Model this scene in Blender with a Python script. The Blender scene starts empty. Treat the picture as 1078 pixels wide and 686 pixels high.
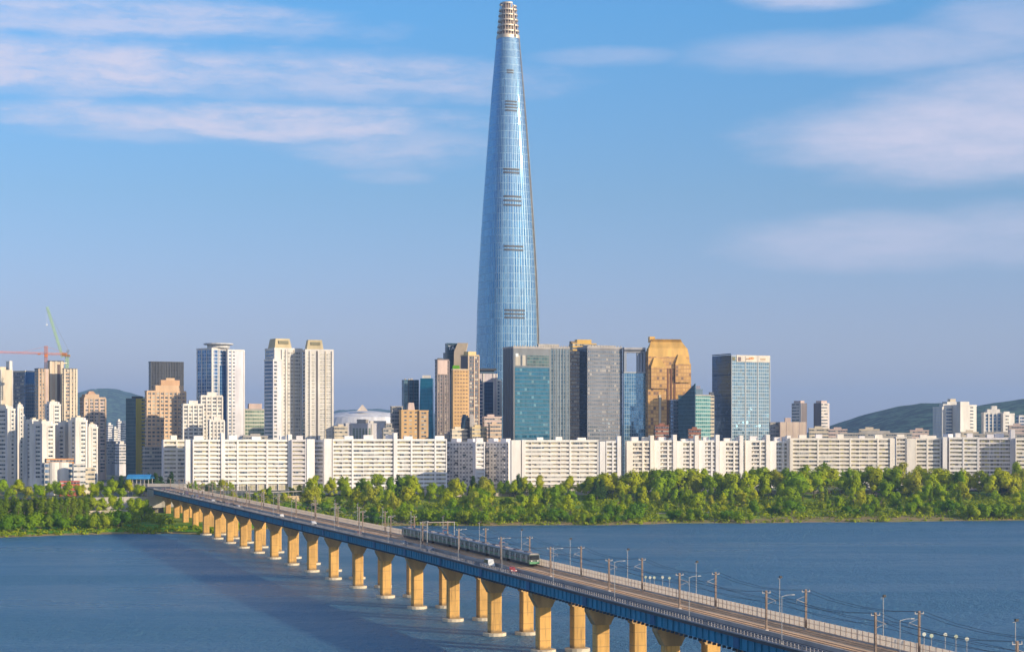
import bpy, math, random
import numpy as np
from mathutils import Vector
R = math.radians
random.seed(7)
C = bpy.context.scene.collection
SC = bpy.context.scene

# ------------------------------------------------------------------ camera, sky, sun, exposure
F = 1900.0            # focal length in photo pixels (1078 wide)
HZ = 459.4            # horizon row of the photo
CAMZ = 56.1
cd = bpy.data.cameras.new('camera'); cam = bpy.data.objects.new('camera', cd); C.objects.link(cam)
cam.location = (0, 0, CAMZ); cam.rotation_euler = (R(90), 0, 0)
cd.sensor_width = 36; cd.lens = F / 1078 * 36; cd.shift_y = (HZ - 343) / 1078
cd.clip_start = 1; cd.clip_end = 80000
SC.camera = cam

SUN_PHI, SUN_EL = 60.0, 16.5      # sun behind the camera, to the right
sdir = Vector((math.sin(R(SUN_PHI)) * math.cos(R(SUN_EL)), -math.cos(R(SUN_PHI)) * math.cos(R(SUN_EL)), math.sin(R(SUN_EL))))
sl = bpy.data.lights.new('sun', 'SUN'); sl.energy = 5.0; sl.angle = R(0.5); sl.color = (1.0, 0.83, 0.60)
so = bpy.data.objects.new('sun', sl); C.objects.link(so)
so.rotation_euler = sdir.to_track_quat('Z', 'Y').to_euler()

def sock(nt, v, inp):
    if hasattr(v, 'is_output'): nt.links.new(v, inp)
    elif isinstance(v, (tuple, list)) and len(v) == 3 and inp.type == 'RGBA': inp.default_value = (*v, 1)
    else: inp.default_value = v
def M_(nt, op, a, b=None, c=None, clamp=False):
    n = nt.nodes.new('ShaderNodeMath'); n.operation = op; n.use_clamp = clamp
    for k, v in enumerate((a, b, c)):
        if v is not None: sock(nt, v, n.inputs[k])
    return n.outputs[0]
def V_(nt, op, a, b=None, sc=None):
    n = nt.nodes.new('ShaderNodeVectorMath'); n.operation = op
    sock(nt, a, n.inputs[0])
    if b is not None: sock(nt, b, n.inputs[1])
    if sc is not None: sock(nt, sc, n.inputs['Scale'])
    return n.outputs[0]
def MIX(nt, f, a, b, mode='MIX'):
    n = nt.nodes.new('ShaderNodeMix'); n.data_type = 'RGBA'; n.blend_type = mode
    sock(nt, f, n.inputs[0]); sock(nt, a, n.inputs[6]); sock(nt, b, n.inputs[7])
    return n.outputs[2]
def COMB(nt, x, y, z=0.0):
    n = nt.nodes.new('ShaderNodeCombineXYZ')
    for k, v in enumerate((x, y, z)): sock(nt, v, n.inputs[k])
    return n.outputs[0]
def SEP(nt, v):
    n = nt.nodes.new('ShaderNodeSeparateXYZ'); nt.links.new(v, n.inputs[0]); return n.outputs
def NOISE(nt, vec, scale, detail=3, rough=.5, out=0):
    n = nt.nodes.new('ShaderNodeTexNoise'); n.inputs['Scale'].default_value = scale
    n.inputs['Detail'].default_value = detail; n.inputs['Roughness'].default_value = rough
    if vec is not None: nt.links.new(vec, n.inputs['Vector'])
    return n.outputs[out]
def SMOOTH(nt, v, lo, hi, a=0.0, b=1.0):
    n = nt.nodes.new('ShaderNodeMapRange'); n.interpolation_type = 'SMOOTHSTEP'
    sock(nt, v, n.inputs[0])
    for k, x in enumerate((lo, hi, a, b)): n.inputs[k + 1].default_value = x
    return n.outputs[0]

w = bpy.data.worlds.new('World'); SC.world = w; w.use_nodes = True
nt = w.node_tree; nt.nodes.clear()
out = nt.nodes.new('ShaderNodeOutputWorld'); bg = nt.nodes.new('ShaderNodeBackground')
nt.links.new(bg.outputs[0], out.inputs[0])
sky = nt.nodes.new('ShaderNodeTexSky'); sky.sky_type = 'NISHITA'; sky.sun_disc = False
sky.sun_elevation = R(SUN_EL); sky.sun_rotation = R(180 - SUN_PHI)
sky.altitude = 50; sky.air_density = 1.0; sky.dust_density = 0.6; sky.ozone_density = 2.0
bg.inputs[1].default_value = 0.093
tc = nt.nodes.new('ShaderNodeTexCoord'); D = SEP(nt, tc.outputs['Generated'])
az = M_(nt, 'ARCTAN2', D[0], D[1]); el = M_(nt, 'ARCSINE', D[2])
rmp = nt.nodes.new('ShaderNodeValToRGB'); nt.links.new(M_(nt, 'MULTIPLY', el, 4.0, clamp=True), rmp.inputs[0])
for p_, c_ in ((.27, (.92, .90, 1.30)), (.53, (.75, .95, 1.24)), (.92, (.57, 1.13, 1.54))):
    e_ = rmp.color_ramp.elements.new(p_); e_.color = (*c_, 1)
rmp.color_ramp.elements[0].color = (1.16, 1.0, 1.42, 1); rmp.color_ramp.elements[-1].color = (.56, 1.08, 1.54, 1)
skyc = rmp.outputs[0]   # clean evening air: violet low down, deep blue higher up
base = MIX(nt, 1.0, sky.outputs[0], skyc, 'MULTIPLY')
wob = NOISE(nt, COMB(nt, M_(nt, 'MULTIPLY', az, 9.0), M_(nt, 'MULTIPLY', el, 34.0)), 1.0, 9, .66)
fine = NOISE(nt, COMB(nt, M_(nt, 'MULTIPLY', az, 26.0), M_(nt, 'ADD', M_(nt, 'MULTIPLY', el, 120.0), M_(nt, 'MULTIPLY', wob, 3.0)), 3.0), 1.0, 7, .62)
cl = None
def P2A(px, py): return math.atan((px - 539) / F), math.atan((HZ - py) / F)
# cloud banks: centre and half size given as bearings; soft edges broken up by noise
for (x, y, hw, hh, st) in ((90, 30, 290, 22, .75), (250, 27, 130, 9, .6), (60, 78, 330, 30, .95), (330, 85, 240, 26, .6), (270, 132, 250, 20, .95), (420, 150, 120, 28, .55),
                           (140, 148, 110, 10, .4), (860, 2, 80, 16, .8), (930, 60, 200, 24, .55), (640, 60, 80, 10, .35), (1090, 40, 120, 30, .5),
                           (1010, 150, 190, 48, .95), (1120, 130, 200, 55, .8), (960, 258, 190, 30, .6), (1100, 255, 180, 34, .6), (410, 187, 45, 8, .3)):
    a0, e0 = P2A(x, y); ha, he = hw / F, hh / F
    dx = M_(nt, 'DIVIDE', M_(nt, 'SUBTRACT', az, a0), ha); dy = M_(nt, 'DIVIDE', M_(nt, 'SUBTRACT', el, e0), he)
    r2 = M_(nt, 'ADD', M_(nt, 'MULTIPLY', dx, dx), M_(nt, 'MULTIPLY', dy, dy))
    wsp = 3.6 if x < 800 else 2.0
    m = M_(nt, 'MULTIPLY', SMOOTH(nt, M_(nt, 'SUBTRACT', r2, M_(nt, 'MULTIPLY', M_(nt, 'SUBTRACT', wob, .5), wsp)), -.1, 1.6, 1.0, 0.0), st)
    cl = m if cl is None else M_(nt, 'MAXIMUM', cl, m)
# loose unseen clouds behind the camera, added and brightened for reflections and fill light
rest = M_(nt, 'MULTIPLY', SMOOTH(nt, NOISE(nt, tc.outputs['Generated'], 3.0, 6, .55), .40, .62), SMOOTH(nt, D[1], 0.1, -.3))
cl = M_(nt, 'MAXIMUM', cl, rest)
cl = M_(nt, 'MULTIPLY', cl, MIX(nt, SMOOTH(nt, az, -.02, .1), SMOOTH(nt, fine, .25, .66, .30, 1.0), SMOOTH(nt, fine, .1, .75, .55, 1.0)), clamp=True)
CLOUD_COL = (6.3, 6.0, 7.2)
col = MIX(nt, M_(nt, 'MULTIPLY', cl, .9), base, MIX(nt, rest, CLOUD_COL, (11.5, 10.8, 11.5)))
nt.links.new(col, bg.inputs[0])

vs = SC.view_settings; vs.view_transform = 'Standard'; vs.look = 'None'; vs.gamma = 1; vs.use_curve_mapping = False
vs.exposure = 0.43
SC.render.engine = 'CYCLES'
SC.cycles.use_denoising = True
SC.cycles.max_bounces = 6; SC.cycles.diffuse_bounces = 3; SC.cycles.glossy_bounces = 3; SC.cycles.volume_bounces = 0
SC.cycles.use_adaptive_sampling = True; SC.cycles.adaptive_threshold = 0.02
SC.cycles.sample_clamp_indirect = 6

# ------------------------------------------------------------------ helpers
def PX(px, Y): return (px - 539) * Y / F
def HT(py, Y): return CAMZ + (HZ - py) * Y / F

class MB:
    def __init__(s, o=(0, 0, 0), a=0.0):
        s.v = []; s.f = []; s.uv = []; s.m = []; s.o = o; s.c = math.cos(a); s.s = math.sin(a); s.smooth = False
    def T(s, p):
        return (s.o[0] + s.c * p[0] - s.s * p[1], s.o[1] + s.s * p[0] + s.c * p[1], s.o[2] + p[2])
    def face(s, pts, uvs=None, m=0):
        b = len(s.v); s.v += [s.T(p) for p in pts]; s.f.append(tuple(range(b, b + len(pts))))
        s.uv += list(uvs) if uvs else [(p[0], p[1]) for p in pts]; s.m.append(m)
    def box(s, x0, x1, y0, y1, z0, z1, m=0, mt=None):
        mt = m if mt is None else mt
        A = [(x0, y0), (x1, y0), (x1, y1), (x0, y1)]; u = [0, x1 - x0, x1 - x0 + y1 - y0, 2 * (x1 - x0) + y1 - y0]
        L = [x1 - x0, y1 - y0] * 2
        for k in range(4):
            p, q = A[k], A[(k + 1) % 4]
            s.face([(*p, z0), (*q, z0), (*q, z1), (*p, z1)], [(u[k], z0), (u[k] + L[k], z0), (u[k] + L[k], z1), (u[k], z1)], m)
        s.face([(x0, y0, z1), (x1, y0, z1), (x1, y1, z1), (x0, y1, z1)], None, mt)
        s.face([(x0, y1, z0), (x1, y1, z0), (x1, y0, z0), (x0, y0, z0)], None, mt)
    def loft(s, lo, hi, m=0, mt=None, caps=True):
        n = len(lo); mt = m if mt is None else mt; u = 0
        for k in range(n):
            a, b = lo[k], lo[(k + 1) % n]; c, d = hi[(k + 1) % n], hi[k]
            L = math.dist(a, b)
            s.face([a, b, c, d], [(u, a[2]), (u + L, b[2]), (u + L, c[2]), (u, d[2])], m); u += L
        if caps: s.face(list(hi), None, mt); s.face(list(lo)[::-1], None, mt)
    def prism(s, poly, z0, z1, m=0, mt=None):
        s.loft([(*p, z0) for p in poly], [(*p, z1) for p in poly], m, mt)
    def tube(s, p, q, r, r2=None, n=6, m=0):
        r2 = r if r2 is None else r2
        p, q = Vector(p), Vector(q); d = (q - p).normalized(); x = d.orthogonal().normalized(); y = d.cross(x)
        lo = [tuple(p + (x * math.cos(t) + y * math.sin(t)) * r) for t in [2 * math.pi * k / n for k in range(n)]]
        hi = [tuple(q + (x * math.cos(t) + y * math.sin(t)) * r2) for t in [2 * math.pi * k / n for k in range(n)]]
        s.loft(lo, hi, m)
    def build(s, name, mats, parent=None, loc=None):
        me = bpy.data.meshes.new(name); o = parent.location if parent else Vector(loc or (0, 0, 0))
        if parent and parent.parent: o = parent.location + parent.parent.location
        me.from_pydata([(p[0] - o[0], p[1] - o[1], p[2] - o[2]) for p in s.v], [], s.f)
        uvl = me.uv_layers.new(name='UVMap'); uvl.data.foreach_set('uv', [c for p in s.uv for c in p])
        for m in (mats if isinstance(mats, (list, tuple)) else [mats]): me.materials.append(m)
        me.polygons.foreach_set('material_index', s.m)
        if s.smooth: me.polygons.foreach_set('use_smooth', [True] * len(s.f))
        ob = bpy.data.objects.new(name, me); C.objects.link(ob)
        if parent: ob.parent = parent
        else: ob.location = o
        return ob

def tag(o, label=None, cat=None, group=None, kind=None):
    if label: o['label'] = label
    if cat: o['category'] = cat
    if group: o['group'] = group
    if kind: o['kind'] = kind
    return o
def thing(name, label, cat, loc=(0, 0, 0), group=None):
    o = bpy.data.objects.new(name, None); C.objects.link(o); o.location = loc; o.empty_display_size = .1
    return tag(o, label, cat, group)
def dup(root, loc, rz=0, sc=1.0, label=None, group=None):
    r = root.copy(); C.objects.link(r); r.location = loc; r.rotation_euler = (0, 0, rz)
    r.scale = (sc, sc, sc) if not isinstance(sc, tuple) else sc
    if label: r['label'] = label
    if group: r['group'] = group
    for ch in list(root.children):
        c = ch.copy(); C.objects.link(c); c.parent = r
        for g in list(ch.children):
            d = g.copy(); C.objects.link(d); d.parent = c
    return r

# ------------------------------------------------------------------ materials
def newmat(name):
    m = bpy.data.materials.new(name); m.use_nodes = True; nt = m.node_tree
    return m, nt, nt.nodes['Principled BSDF']
_W = {}
def wall(c, rough=.8, var=.12, sc=.12, metal=0.0):
    k = (c, rough, var, sc, metal)
    if k in _W: return _W[k]
    m, nt, b = newmat('wall'); tc = nt.nodes.new('ShaderNodeTexCoord')
    s = nt.nodes.new('ShaderNodeMapping'); s.inputs['Scale'].default_value = (1, 1, .25); nt.links.new(tc.outputs['Object'], s.inputs[0])
    f = NOISE(nt, s.outputs[0], sc, 5, .6)
    hi = tuple(min(1, x * (1 + var)) for x in c); lo = tuple(x * (1 - 1.6 * var) for x in c)
    nt.links.new(MIX(nt, SMOOTH(nt, f, .3, .7), lo, hi), b.inputs['Base Color'])
    b.inputs['Roughness'].default_value = rough; b.inputs['Metallic'].default_value = metal
    _W[k] = m; return m
def grid(name, g1, g2, frame, cw, ch, fw, fh, metal=.0, rough=.12, tilt=.03, g3=None, p3=.0, fu=0.0, spec=.5):
    """panes cw x ch metres; frame lines fw wide (vertical) and fh high (horizontal); colours g1..g2 at random per pane, g3 with probability p3 (blinds, curtains)"""
    m, nt, b = newmat(name); uv = nt.nodes.new('ShaderNodeUVMap').outputs[0]; S = SEP(nt, uv)
    u = M_(nt, 'DIVIDE', M_(nt, 'ADD', S[0], fu), cw); v = M_(nt, 'DIVIDE', S[1], ch)
    fr = M_(nt, 'MAXIMUM', M_(nt, 'LESS_THAN', M_(nt, 'FRACT', u), fw / cw), M_(nt, 'LESS_THAN', M_(nt, 'FRACT', v), fh / ch))
    oi = nt.nodes.new('ShaderNodeObjectInfo')
    wn = nt.nodes.new('ShaderNodeTexWhiteNoise'); wn.noise_dimensions = '3D'
    nt.links.new(COMB(nt, M_(nt, 'FLOOR', u), M_(nt, 'FLOOR', v), M_(nt, 'MULTIPLY', oi.outputs['Random'], 91.0)), wn.inputs['Vector'])
    col = MIX(nt, wn.outputs[0], g1, g2)
    glassy = M_(nt, 'SUBTRACT', 1.0, fr)
    if g3:
        q = SEP(nt, wn.outputs[1]); is3 = M_(nt, 'LESS_THAN', q[1], p3)
        col = MIX(nt, is3, col, MIX(nt, q[2], g3, tuple(x * .6 for x in g3)))
        glassy = M_(nt, 'MULTIPLY', glassy, M_(nt, 'SUBTRACT', 1.0, M_(nt, 'MULTIPLY', is3, .8)))
    nt.links.new(MIX(nt, fr, col, frame), b.inputs['Base Color'])
    nt.links.new(M_(nt, 'MULTIPLY', glassy, metal), b.inputs['Metallic'])
    nt.links.new(M_(nt, 'MULTIPLY_ADD', glassy, rough - .6, .6), b.inputs['Roughness'])
    b.inputs['Specular IOR Level'].default_value = spec
    if tilt:
        gm = nt.nodes.new('ShaderNodeNewGeometry')
        tv = V_(nt, 'SCALE', V_(nt, 'SUBTRACT', wn.outputs[1], (.5, .5, .5)), sc=tilt * 2)
        nt.links.new(V_(nt, 'NORMALIZE', V_(nt, 'ADD', gm.outputs['Normal'], tv)), b.inputs['Normal'])
    return m

WHITE = (.66, .62, .56); CREAM = (.62, .53, .39); LAV = (.60, .58, .60)
m_white = wall(WHITE); m_cream = wall(CREAM); m_lav = wall(LAV); m_beige = wall((.52, .38, .26)); m_pink = wall((.55, .42, .36))
m_tan = wall((.58, .36, .15)); m_greyw = wall((.30, .29, .29)); m_dgrey = wall((.10, .105, .12)); m_conc = wall((.38, .35, .31))
m_roof = wall((.27, .26, .25)); m_dark = wall((.03, .032, .036), .6)
m_win = grid('window_glass', (.03, .045, .06), (.10, .13, .15), (.45, .43, .40), 2.4, 100, .22, 0, rough=.15, tilt=.02, g3=(.42, .38, .30), p3=.25)
m_winblue = grid('blue_window_glass', (.05, .11, .2), (.10, .2, .33), (.5, .5, .5), 2.6, 100, .25, 0, metal=.5, rough=.12, tilt=.02)
m_balc = grid('balcony_glazing', (.16, .15, .12), (.42, .38, .28), (.55, .50, .42), 2.5, 3.35, .3, .5, rough=.3, tilt=.02, g3=(.55, .50, .26), p3=.3)

# ------------------------------------------------------------------ the setting: water, ground, shore, hills
SH = [(-900, 1000), (-285, 1009), (-230, 1040), (-190, 1049), (-176, 1030), (-160, 1085), (-120, 1120), (-60, 1138), (0, 1141), (60, 1148), (110, 1168), (190, 1180), (280, 1196), (345, 1216), (900, 1240)]
def shoreY(X):
    b = np.interp(X, [p[0] for p in SH], [p[1] for p in SH])
    return b + 3.0 * np.sin(X * .071) + 2.0 * np.sin(X * .19 + 1)
PR = [(-30, -3), (-4, -.6), (0, .05), (5, .9), (14, 1.7), (30, 2.6), (60, 3.6), (130, 5.0), (185, 6.5), (215, 10.5), (240, 12.2), (300, 13), (420, 13.2), (900, 14), (3000, 14), (25000, 14)]
def groundZ(X, Y):
    d = Y - shoreY(X); z = np.interp(d, [p[0] for p in PR], [p[1] for p in PR])
    return z + .35 * np.sin(X * .05) * np.sin(Y * .043) * np.clip(d / 20, 0, 1)

mw, nt, b = newmat('river_water')
b.inputs['Base Color'].default_value = (.012, .09, .215, 1); b.inputs['Specular IOR Level'].default_value = .95; b.inputs['Specular Tint'].default_value = (.55, .95, 1.0, 1); b.inputs['IOR'].default_value = 1.75
tc = nt.nodes.new('ShaderNodeTexCoord'); mp = nt.nodes.new('ShaderNodeMapping'); mp.inputs['Scale'].default_value = (1, .55, 1); mp.inputs['Rotation'].default_value = (0, 0, .35)
nt.links.new(tc.outputs['Object'], mp.inputs[0])
lm = nt.nodes.new('ShaderNodeMapping'); lm.inputs['Scale'].default_value = (.0035, .013, 1); nt.links.new(tc.outputs['Object'], lm.inputs[0]); lane = NOISE(nt, lm.outputs[0], 1.0, 4, .6)
nt.links.new(SMOOTH(nt, lane, .35, .65, .27, .46), b.inputs['Roughness'])   # calmer and ruffled lanes of water
hgt = M_(nt, 'ADD', M_(nt, 'ADD', M_(nt, 'MULTIPLY', NOISE(nt, mp.outputs[0], .42, 5, .62), M_(nt, 'MULTIPLY_ADD', lane, 2.4, .6)), M_(nt, 'MULTIPLY', NOISE(nt, mp.outputs[0], .13, 3, .5), 1.3)),
         M_(nt, 'MULTIPLY', NOISE(nt, mp.outputs[0], 1.5, 3, .6), .75))
bp = nt.nodes.new('ShaderNodeBump'); bp.inputs['Strength'].default_value = 1.0; bp.inputs['Distance'].default_value = 3.2
nt.links.new(hgt, bp.inputs['Height']); nt.links.new(bp.outputs[0], b.inputs['Normal'])
q = MB(); q.face([(-9000, -1500, 0), (9000, -1500, 0), (9000, 1900, 0), (-9000, 1900, 0)]); tag(q.build('river_water', mw), kind='structure')

def foliage_ground(name, c1, c2, c3, sc):
    m, nt, b = newmat(name); tc = nt.nodes.new('ShaderNodeTexCoord')
    n1 = NOISE(nt, tc.outputs['Object'], sc, 6, .65); n2 = NOISE(nt, tc.outputs['Object'], sc * 6, 4, .6)
    c = MIX(nt, SMOOTH(nt, n1, .4, .62), c1, c2); c = MIX(nt, SMOOTH(nt, n2, .55, .72), c, c3)
    nt.links.new(c, b.inputs['Base Color']); b.inputs['Roughness'].default_value = .9; b.inputs['Specular IOR Level'].default_value = .08
    bp = nt.nodes.new('ShaderNodeBump'); bp.inputs['Distance'].default_value = .6; nt.links.new(n2, bp.inputs['Height']); nt.links.new(bp.outputs[0], b.inputs['Normal'])
    return m
m_grass = foliage_ground('meadow', (.12, .22, .02), (.24, .30, .03), (.34, .28, .08), .03)
m_lawn = foliage_ground('green_bank', (.08, .25, .012), (.17, .32, .02), (.22, .28, .04), .05)
m_beach = foliage_ground('dry_shore', (.30, .21, .10), (.22, .21, .06), (.36, .26, .15), .09)
m_city = foliage_ground('town_ground', (.17, .16, .15), (.10, .14, .06), (.22, .2, .18), .01)
xs = np.unique(np.concatenate([np.linspace(-9000, -900, 12), np.linspace(-900, 900, 121), np.linspace(900, 9000, 12)]))
ds = [p[0] for p in PR]; ds = sorted(set(ds + [9, 20, 45, 90, 160, 200, 260, 600, 1500, 7000, 13000]))
me = bpy.data.meshes.new('ground'); vv = []; ff = []; mi = []
for d in ds:
    for x in xs:
        y = float(shoreY(x)) + d; vv.append((x, y, float(groundZ(x, y))))
nx = len(xs)
for j in range(len(ds) - 1):
    for i in range(nx - 1):
        ff.append((j * nx + i, j * nx + i + 1, (j + 1) * nx + i + 1, (j + 1) * nx + i))
        dm = (ds[j] + ds[j + 1]) / 2; xm = (xs[i] + xs[i + 1]) / 2
        mi.append(2 if (dm < (30 if 160 < xm < 300 else 12) and xm > -150) or dm < 4 else 1 if (xm < -150 and dm < 40) else 0 if dm < 260 else 3)
me.from_pydata(vv, [], ff); [me.materials.append(m) for m in (m_grass, m_lawn, m_beach, m_city)]
me.polygons.foreach_set('material_index', mi); me.polygons.foreach_set('use_smooth', [True] * len(ff))
g = bpy.data.objects.new('ground', me); C.objects.link(g); tag(g, kind='structure')

m_asph = wall((.06, .06, .065), .85, .15, .05)
m_line = wall((.7, .7, .66))
def strip(name, d0, d1, x0, x1, dz, mat, step=25):
    q = MB(); X = np.arange(x0, x1 + .1, step)
    for a, b_ in zip(X[:-1], X[1:]):
        pts = []
        for (x, d) in ((a, d0), (b_, d0), (b_, d1), (a, d1)):
            y = float(np.interp(x, [p[0] for p in SH], [p[1] for p in SH])) + d; pts.append((x, y, 12.6 + dz if d > 200 else float(groundZ(x, y)) + dz))
        q.face(pts)
    return q.build(name, mat)
tag(strip('riverside_road', 236, 262, -700, 700, .45, m_asph), kind='structure')
tag(strip('road_marking', 248.8, 249.2, -700, 700, .46, m_line), kind='structure')
tag(strip('riverside_path', 66, 71, -130, 700, .35, wall((.42, .36, .28))), kind='structure')

m_hill, nt, b = newmat('wooded_hill'); tc = nt.nodes.new('ShaderNodeTexCoord')
n1 = NOISE(nt, tc.outputs['Object'], .028, 8, .75); n2 = NOISE(nt, tc.outputs['Object'], .0035, 4, .5)
nt.links.new(MIX(nt, SMOOTH(nt, n1, .42, .6), (.010, .030, .024), MIX(nt, SMOOTH(nt, n2, .4, .6), (.08, .17, .11), (.13, .23, .13))), b.inputs['Base Color'])
bp = nt.nodes.new('ShaderNodeBump'); bp.inputs['Distance'].default_value = 25; bp.inputs['Strength'].default_value = 1.0; nt.links.new(n1, bp.inputs['Height']); nt.links.new(bp.outputs[0], b.inputs['Normal']); b.inputs['Roughness'].default_value = 1; b.inputs['Specular IOR Level'].default_value = .05
def hill(Y, prof, depth, seed, base=14):
    px = [p[0] for p in prof]; rng = np.random.RandomState(seed); ph = rng.rand(12) * 6.28
    X = np.linspace(PX(px[0], Y), PX(px[-1], Y), 160); T = np.linspace(-1, 1.2, 40)
    vv = []
    for t in T:
        for x in X:
            h = HT(np.interp(539 + x * F / Y, px, [p[1] for p in prof]), Y) - base
            y = Y + t * depth
            rid = 1 - .16 * abs(math.sin(x * .0035 + ph[0] + 1.5 * math.sin(y * .002))) * min(1, abs(t) * 2)
            k = math.cos(min(1, abs(t)) * math.pi / 2) ** 1.1 * rid
            bum = (math.sin(x * .021 + ph[1] + 3 * t) * math.sin(y * .017 + ph[2]) * .012 + math.sin(x * .07 + ph[3] + 5 * t) * math.sin(y * .06) * .008) * h
            vv.append((x, y, base - 3 + max(0, h + 3) * k + bum))
    n = len(X); ff = [(j * n + i, j * n + i + 1, (j + 1) * n + i + 1, (j + 1) * n + i) for j in range(len(T) - 1) for i in range(n - 1)]
    me = bpy.data.meshes.new('hill'); me.from_pydata(vv, [], ff); me.materials.append(m_hill); me.polygons.foreach_set('use_smooth', [True] * len(ff))
    o = bpy.data.objects.new('hill', me); C.objects.link(o); tag(o, kind='structure')
hill(5200, [(820, 462), (850, 457), (873, 451), (890, 444), (910, 437), (930, 431.5), (950, 427), (965, 424.5), (985, 424), (1000, 426), (1020, 429), (1035, 427), (1055, 423), (1078, 419.5), (1120, 416), (1200, 425), (1300, 460)], 1300, 1)
hill(10500, [(-120, 440), (-20, 424), (40, 420), (80, 415), (100, 409.5), (112, 408), (125, 410), (140, 414), (160, 420), (200, 428), (250, 436), (300, 440), (340, 462)], 2200, 2)
hill(12000, [(300, 462), (330, 436), (360, 431), (395, 430), (420, 432), (470, 436), (560, 440), (650, 446), (760, 450), (830, 452), (870, 462)], 2000, 3)

# ------------------------------------------------------------------ building kit
def frame_of(xl, xm, xr, Y, a, depth):
    psi = math.atan((xm - 539) / F); A = R(a) - psi
    X = PX(xm, Y); tr = (xr - 539) / F; tl = (xl - 539) / F
    wr = (tr * Y - X) / (math.cos(A) - tr * math.sin(A)) if xr > xm + .3 else depth
    wl = (X - tl * Y) / (math.sin(A) + tl * math.cos(A)) if xl < xm - .3 else depth
    return X, A, wr, wl
class Blk:
    """a box volume with its near corner at pixel column xm, distance Y, turned by a degrees; front spans xm..xr, left side xl..xm"""
    def __init__(s, root, xl, xm, xr, ytop, Y, a=15, wall=None, depth=22, zb=None, name='wall', top=None):
        s.X, s.A, s.wr, s.wl = frame_of(xl, xm, xr, Y, a, depth)
        s.Y = Y; s.root = root; s.h = HT(ytop, Y); s.zb = float(groundZ(s.X, Y)) - .5 if zb is None else zb
        q = s.mb(); q.box(0, s.wr, 0, s.wl, s.zb, s.h, 0, 1); s.body = q.build(name, [wall, top or m_roof], root)
    def mb(s): return MB((s.X, s.Y, 0), s.A)
    def bands(s, mat, pitch=3.3, bh=1.7, e=.08, ztop=None, y0=472, off=1.0, name='window_band', sides=True, x0=0, x1=None, maxn=60):
        z = (s.h if ztop is None else ztop) - off - bh; zv = max(HT(y0, s.Y), s.zb + 3); n = 0
        while z > zv and n < maxn:
            q = s.mb(); xa, xb = (-e, s.wr + e) if x1 is None else (x0, x1)
            q.box(xa, xb, -e, s.wl + e if (sides and x1 is None) else s.wl * .5, z, z + bh); q.build(name, mat, s.root); z -= pitch; n += 1
    def leftbands(s, mat, pitch=3.3, bh=1.7, e=.1, y0=472, off=1.0, a=.1, b=.9, name='window_band'):
        z = s.h - off - bh; zv = max(HT(y0, s.Y), s.zb + 3)
        while z > zv:
            q = s.mb(); q.box(-e, s.wr * .5, s.wl * a, s.wl * b, z, z + bh); q.build(name, mat, s.root); z -= pitch
    def fins(s, mat, xs, w=.7, e=.35, name='pilaster', z0=None, z1=None):
        for f in xs:
            q = s.mb(); x = f * s.wr; q.box(x - w / 2, x + w / 2, -e, .5, s.zb if z0 is None else z0, (s.h if z1 is None else z1) - .02); q.build(name, mat, s.root)
    def lfins(s, mat, ys, w=.7, e=.35, name='pilaster'):
        for f in ys:
            q = s.mb(); y = f * s.wl; q.box(-e, .5, y - w / 2, y + w / 2, s.zb, s.h - .02); q.build(name, mat, s.root)
    def parapet(s, mat, hh=1.2, e=.25, name='parapet'):
        q = s.mb(); t = .5
        for (a, b_, c, d) in ((-e, s.wr + e, -e, t), (-e, s.wr + e, s.wl - t, s.wl + e), (-e, t, t, s.wl - t), (s.wr - t, s.wr + e, t, s.wl - t)):
            q.box(a, b_, c, d, s.h - .4, s.h + hh)
        q.build(name, mat, s.root)
    def roofbox(s, mat, fx0, fx1, fy0, fy1, hh, name='roof_box', taper=0, z=None):
        q = s.mb(); z = s.h if z is None else z; z += .003
        x0, x1, y0, y1 = fx0 * s.wr, fx1 * s.wr, fy0 * s.wl, fy1 * s.wl; t = taper * (x1 - x0); ty = taper * (y1 - y0)
        q.loft([(x0, y0, z), (x1, y0, z), (x1, y1, z), (x0, y1, z)], [(x0 + t, y0 + ty, z + hh), (x1 - t, y0 + ty, z + hh), (x1 - t, y1 - ty, z + hh), (x0 + t, y1 - ty, z + hh)], 0)
        return q.build(name, mat, s.root)
    def plant(s, n=4, rr=.35):
        for k in range(n):
            q = s.mb(); x, y = s.wr * random.uniform(.1, .9), s.wl * random.uniform(.1, .7)
            t = random.uniform(.8, 1.6); q.box(x - t, x + t, y - t * .7, y + t * .7, s.h, s.h + random.uniform(.8, 2.2)); q.build('air_handler', m_conc, s.root)
def bld(name, label, px, Y, cat='building', group=None):
    X = PX(px, Y); return thing(name, label, cat, (X, Y, float(groundZ(X, Y))), group)

# ------------------------------------------------------------------ the supertall tower
TY = 2135.0; TB = 14.0
TWP = [(2, 8.4), (12, 9.4), (25, 10.7), (41, 12.2), (60, 14.0), (80, 15.8), (100, 17.6), (140, 20.9), (190, 24.6), (220, 26.8), (250, 28.8), (285, 30.9), (320, 32.5), (370, 33.8), (430, 34.6), (520, 35.0)]
TCX = PX(534.8, TY)
tower = thing('supertall_tower', 'very tall tapering blue glass tower with a slit crown, rising over all other buildings', 'skyscraper', (TCX, TY, TB))
a26 = -64.0
def rad(th):
    t = R(th - a26); return 1 / (abs(math.cos(t)) ** 3.1 + abs(math.sin(t)) ** 3.1) ** (1 / 3.1)
KX = max(rad(t) * math.cos(R(t)) for t in range(-180, 180))
KL = max(-rad(t) * math.cos(R(t)) for t in range(-180, 180))
G0, G1 = -26.0, -20.5
def tpt(th, py, off=0.0, k=1.0):
    hw = np.interp(py, [p[0] for p in TWP], [p[1] for p in TWP]) * TY / F
    r = (rad(th) / KX * hw) * k + off
    return (TCX + r * math.cos(R(th)), TY + r * math.sin(R(th)), HT(py, TY))
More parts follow.
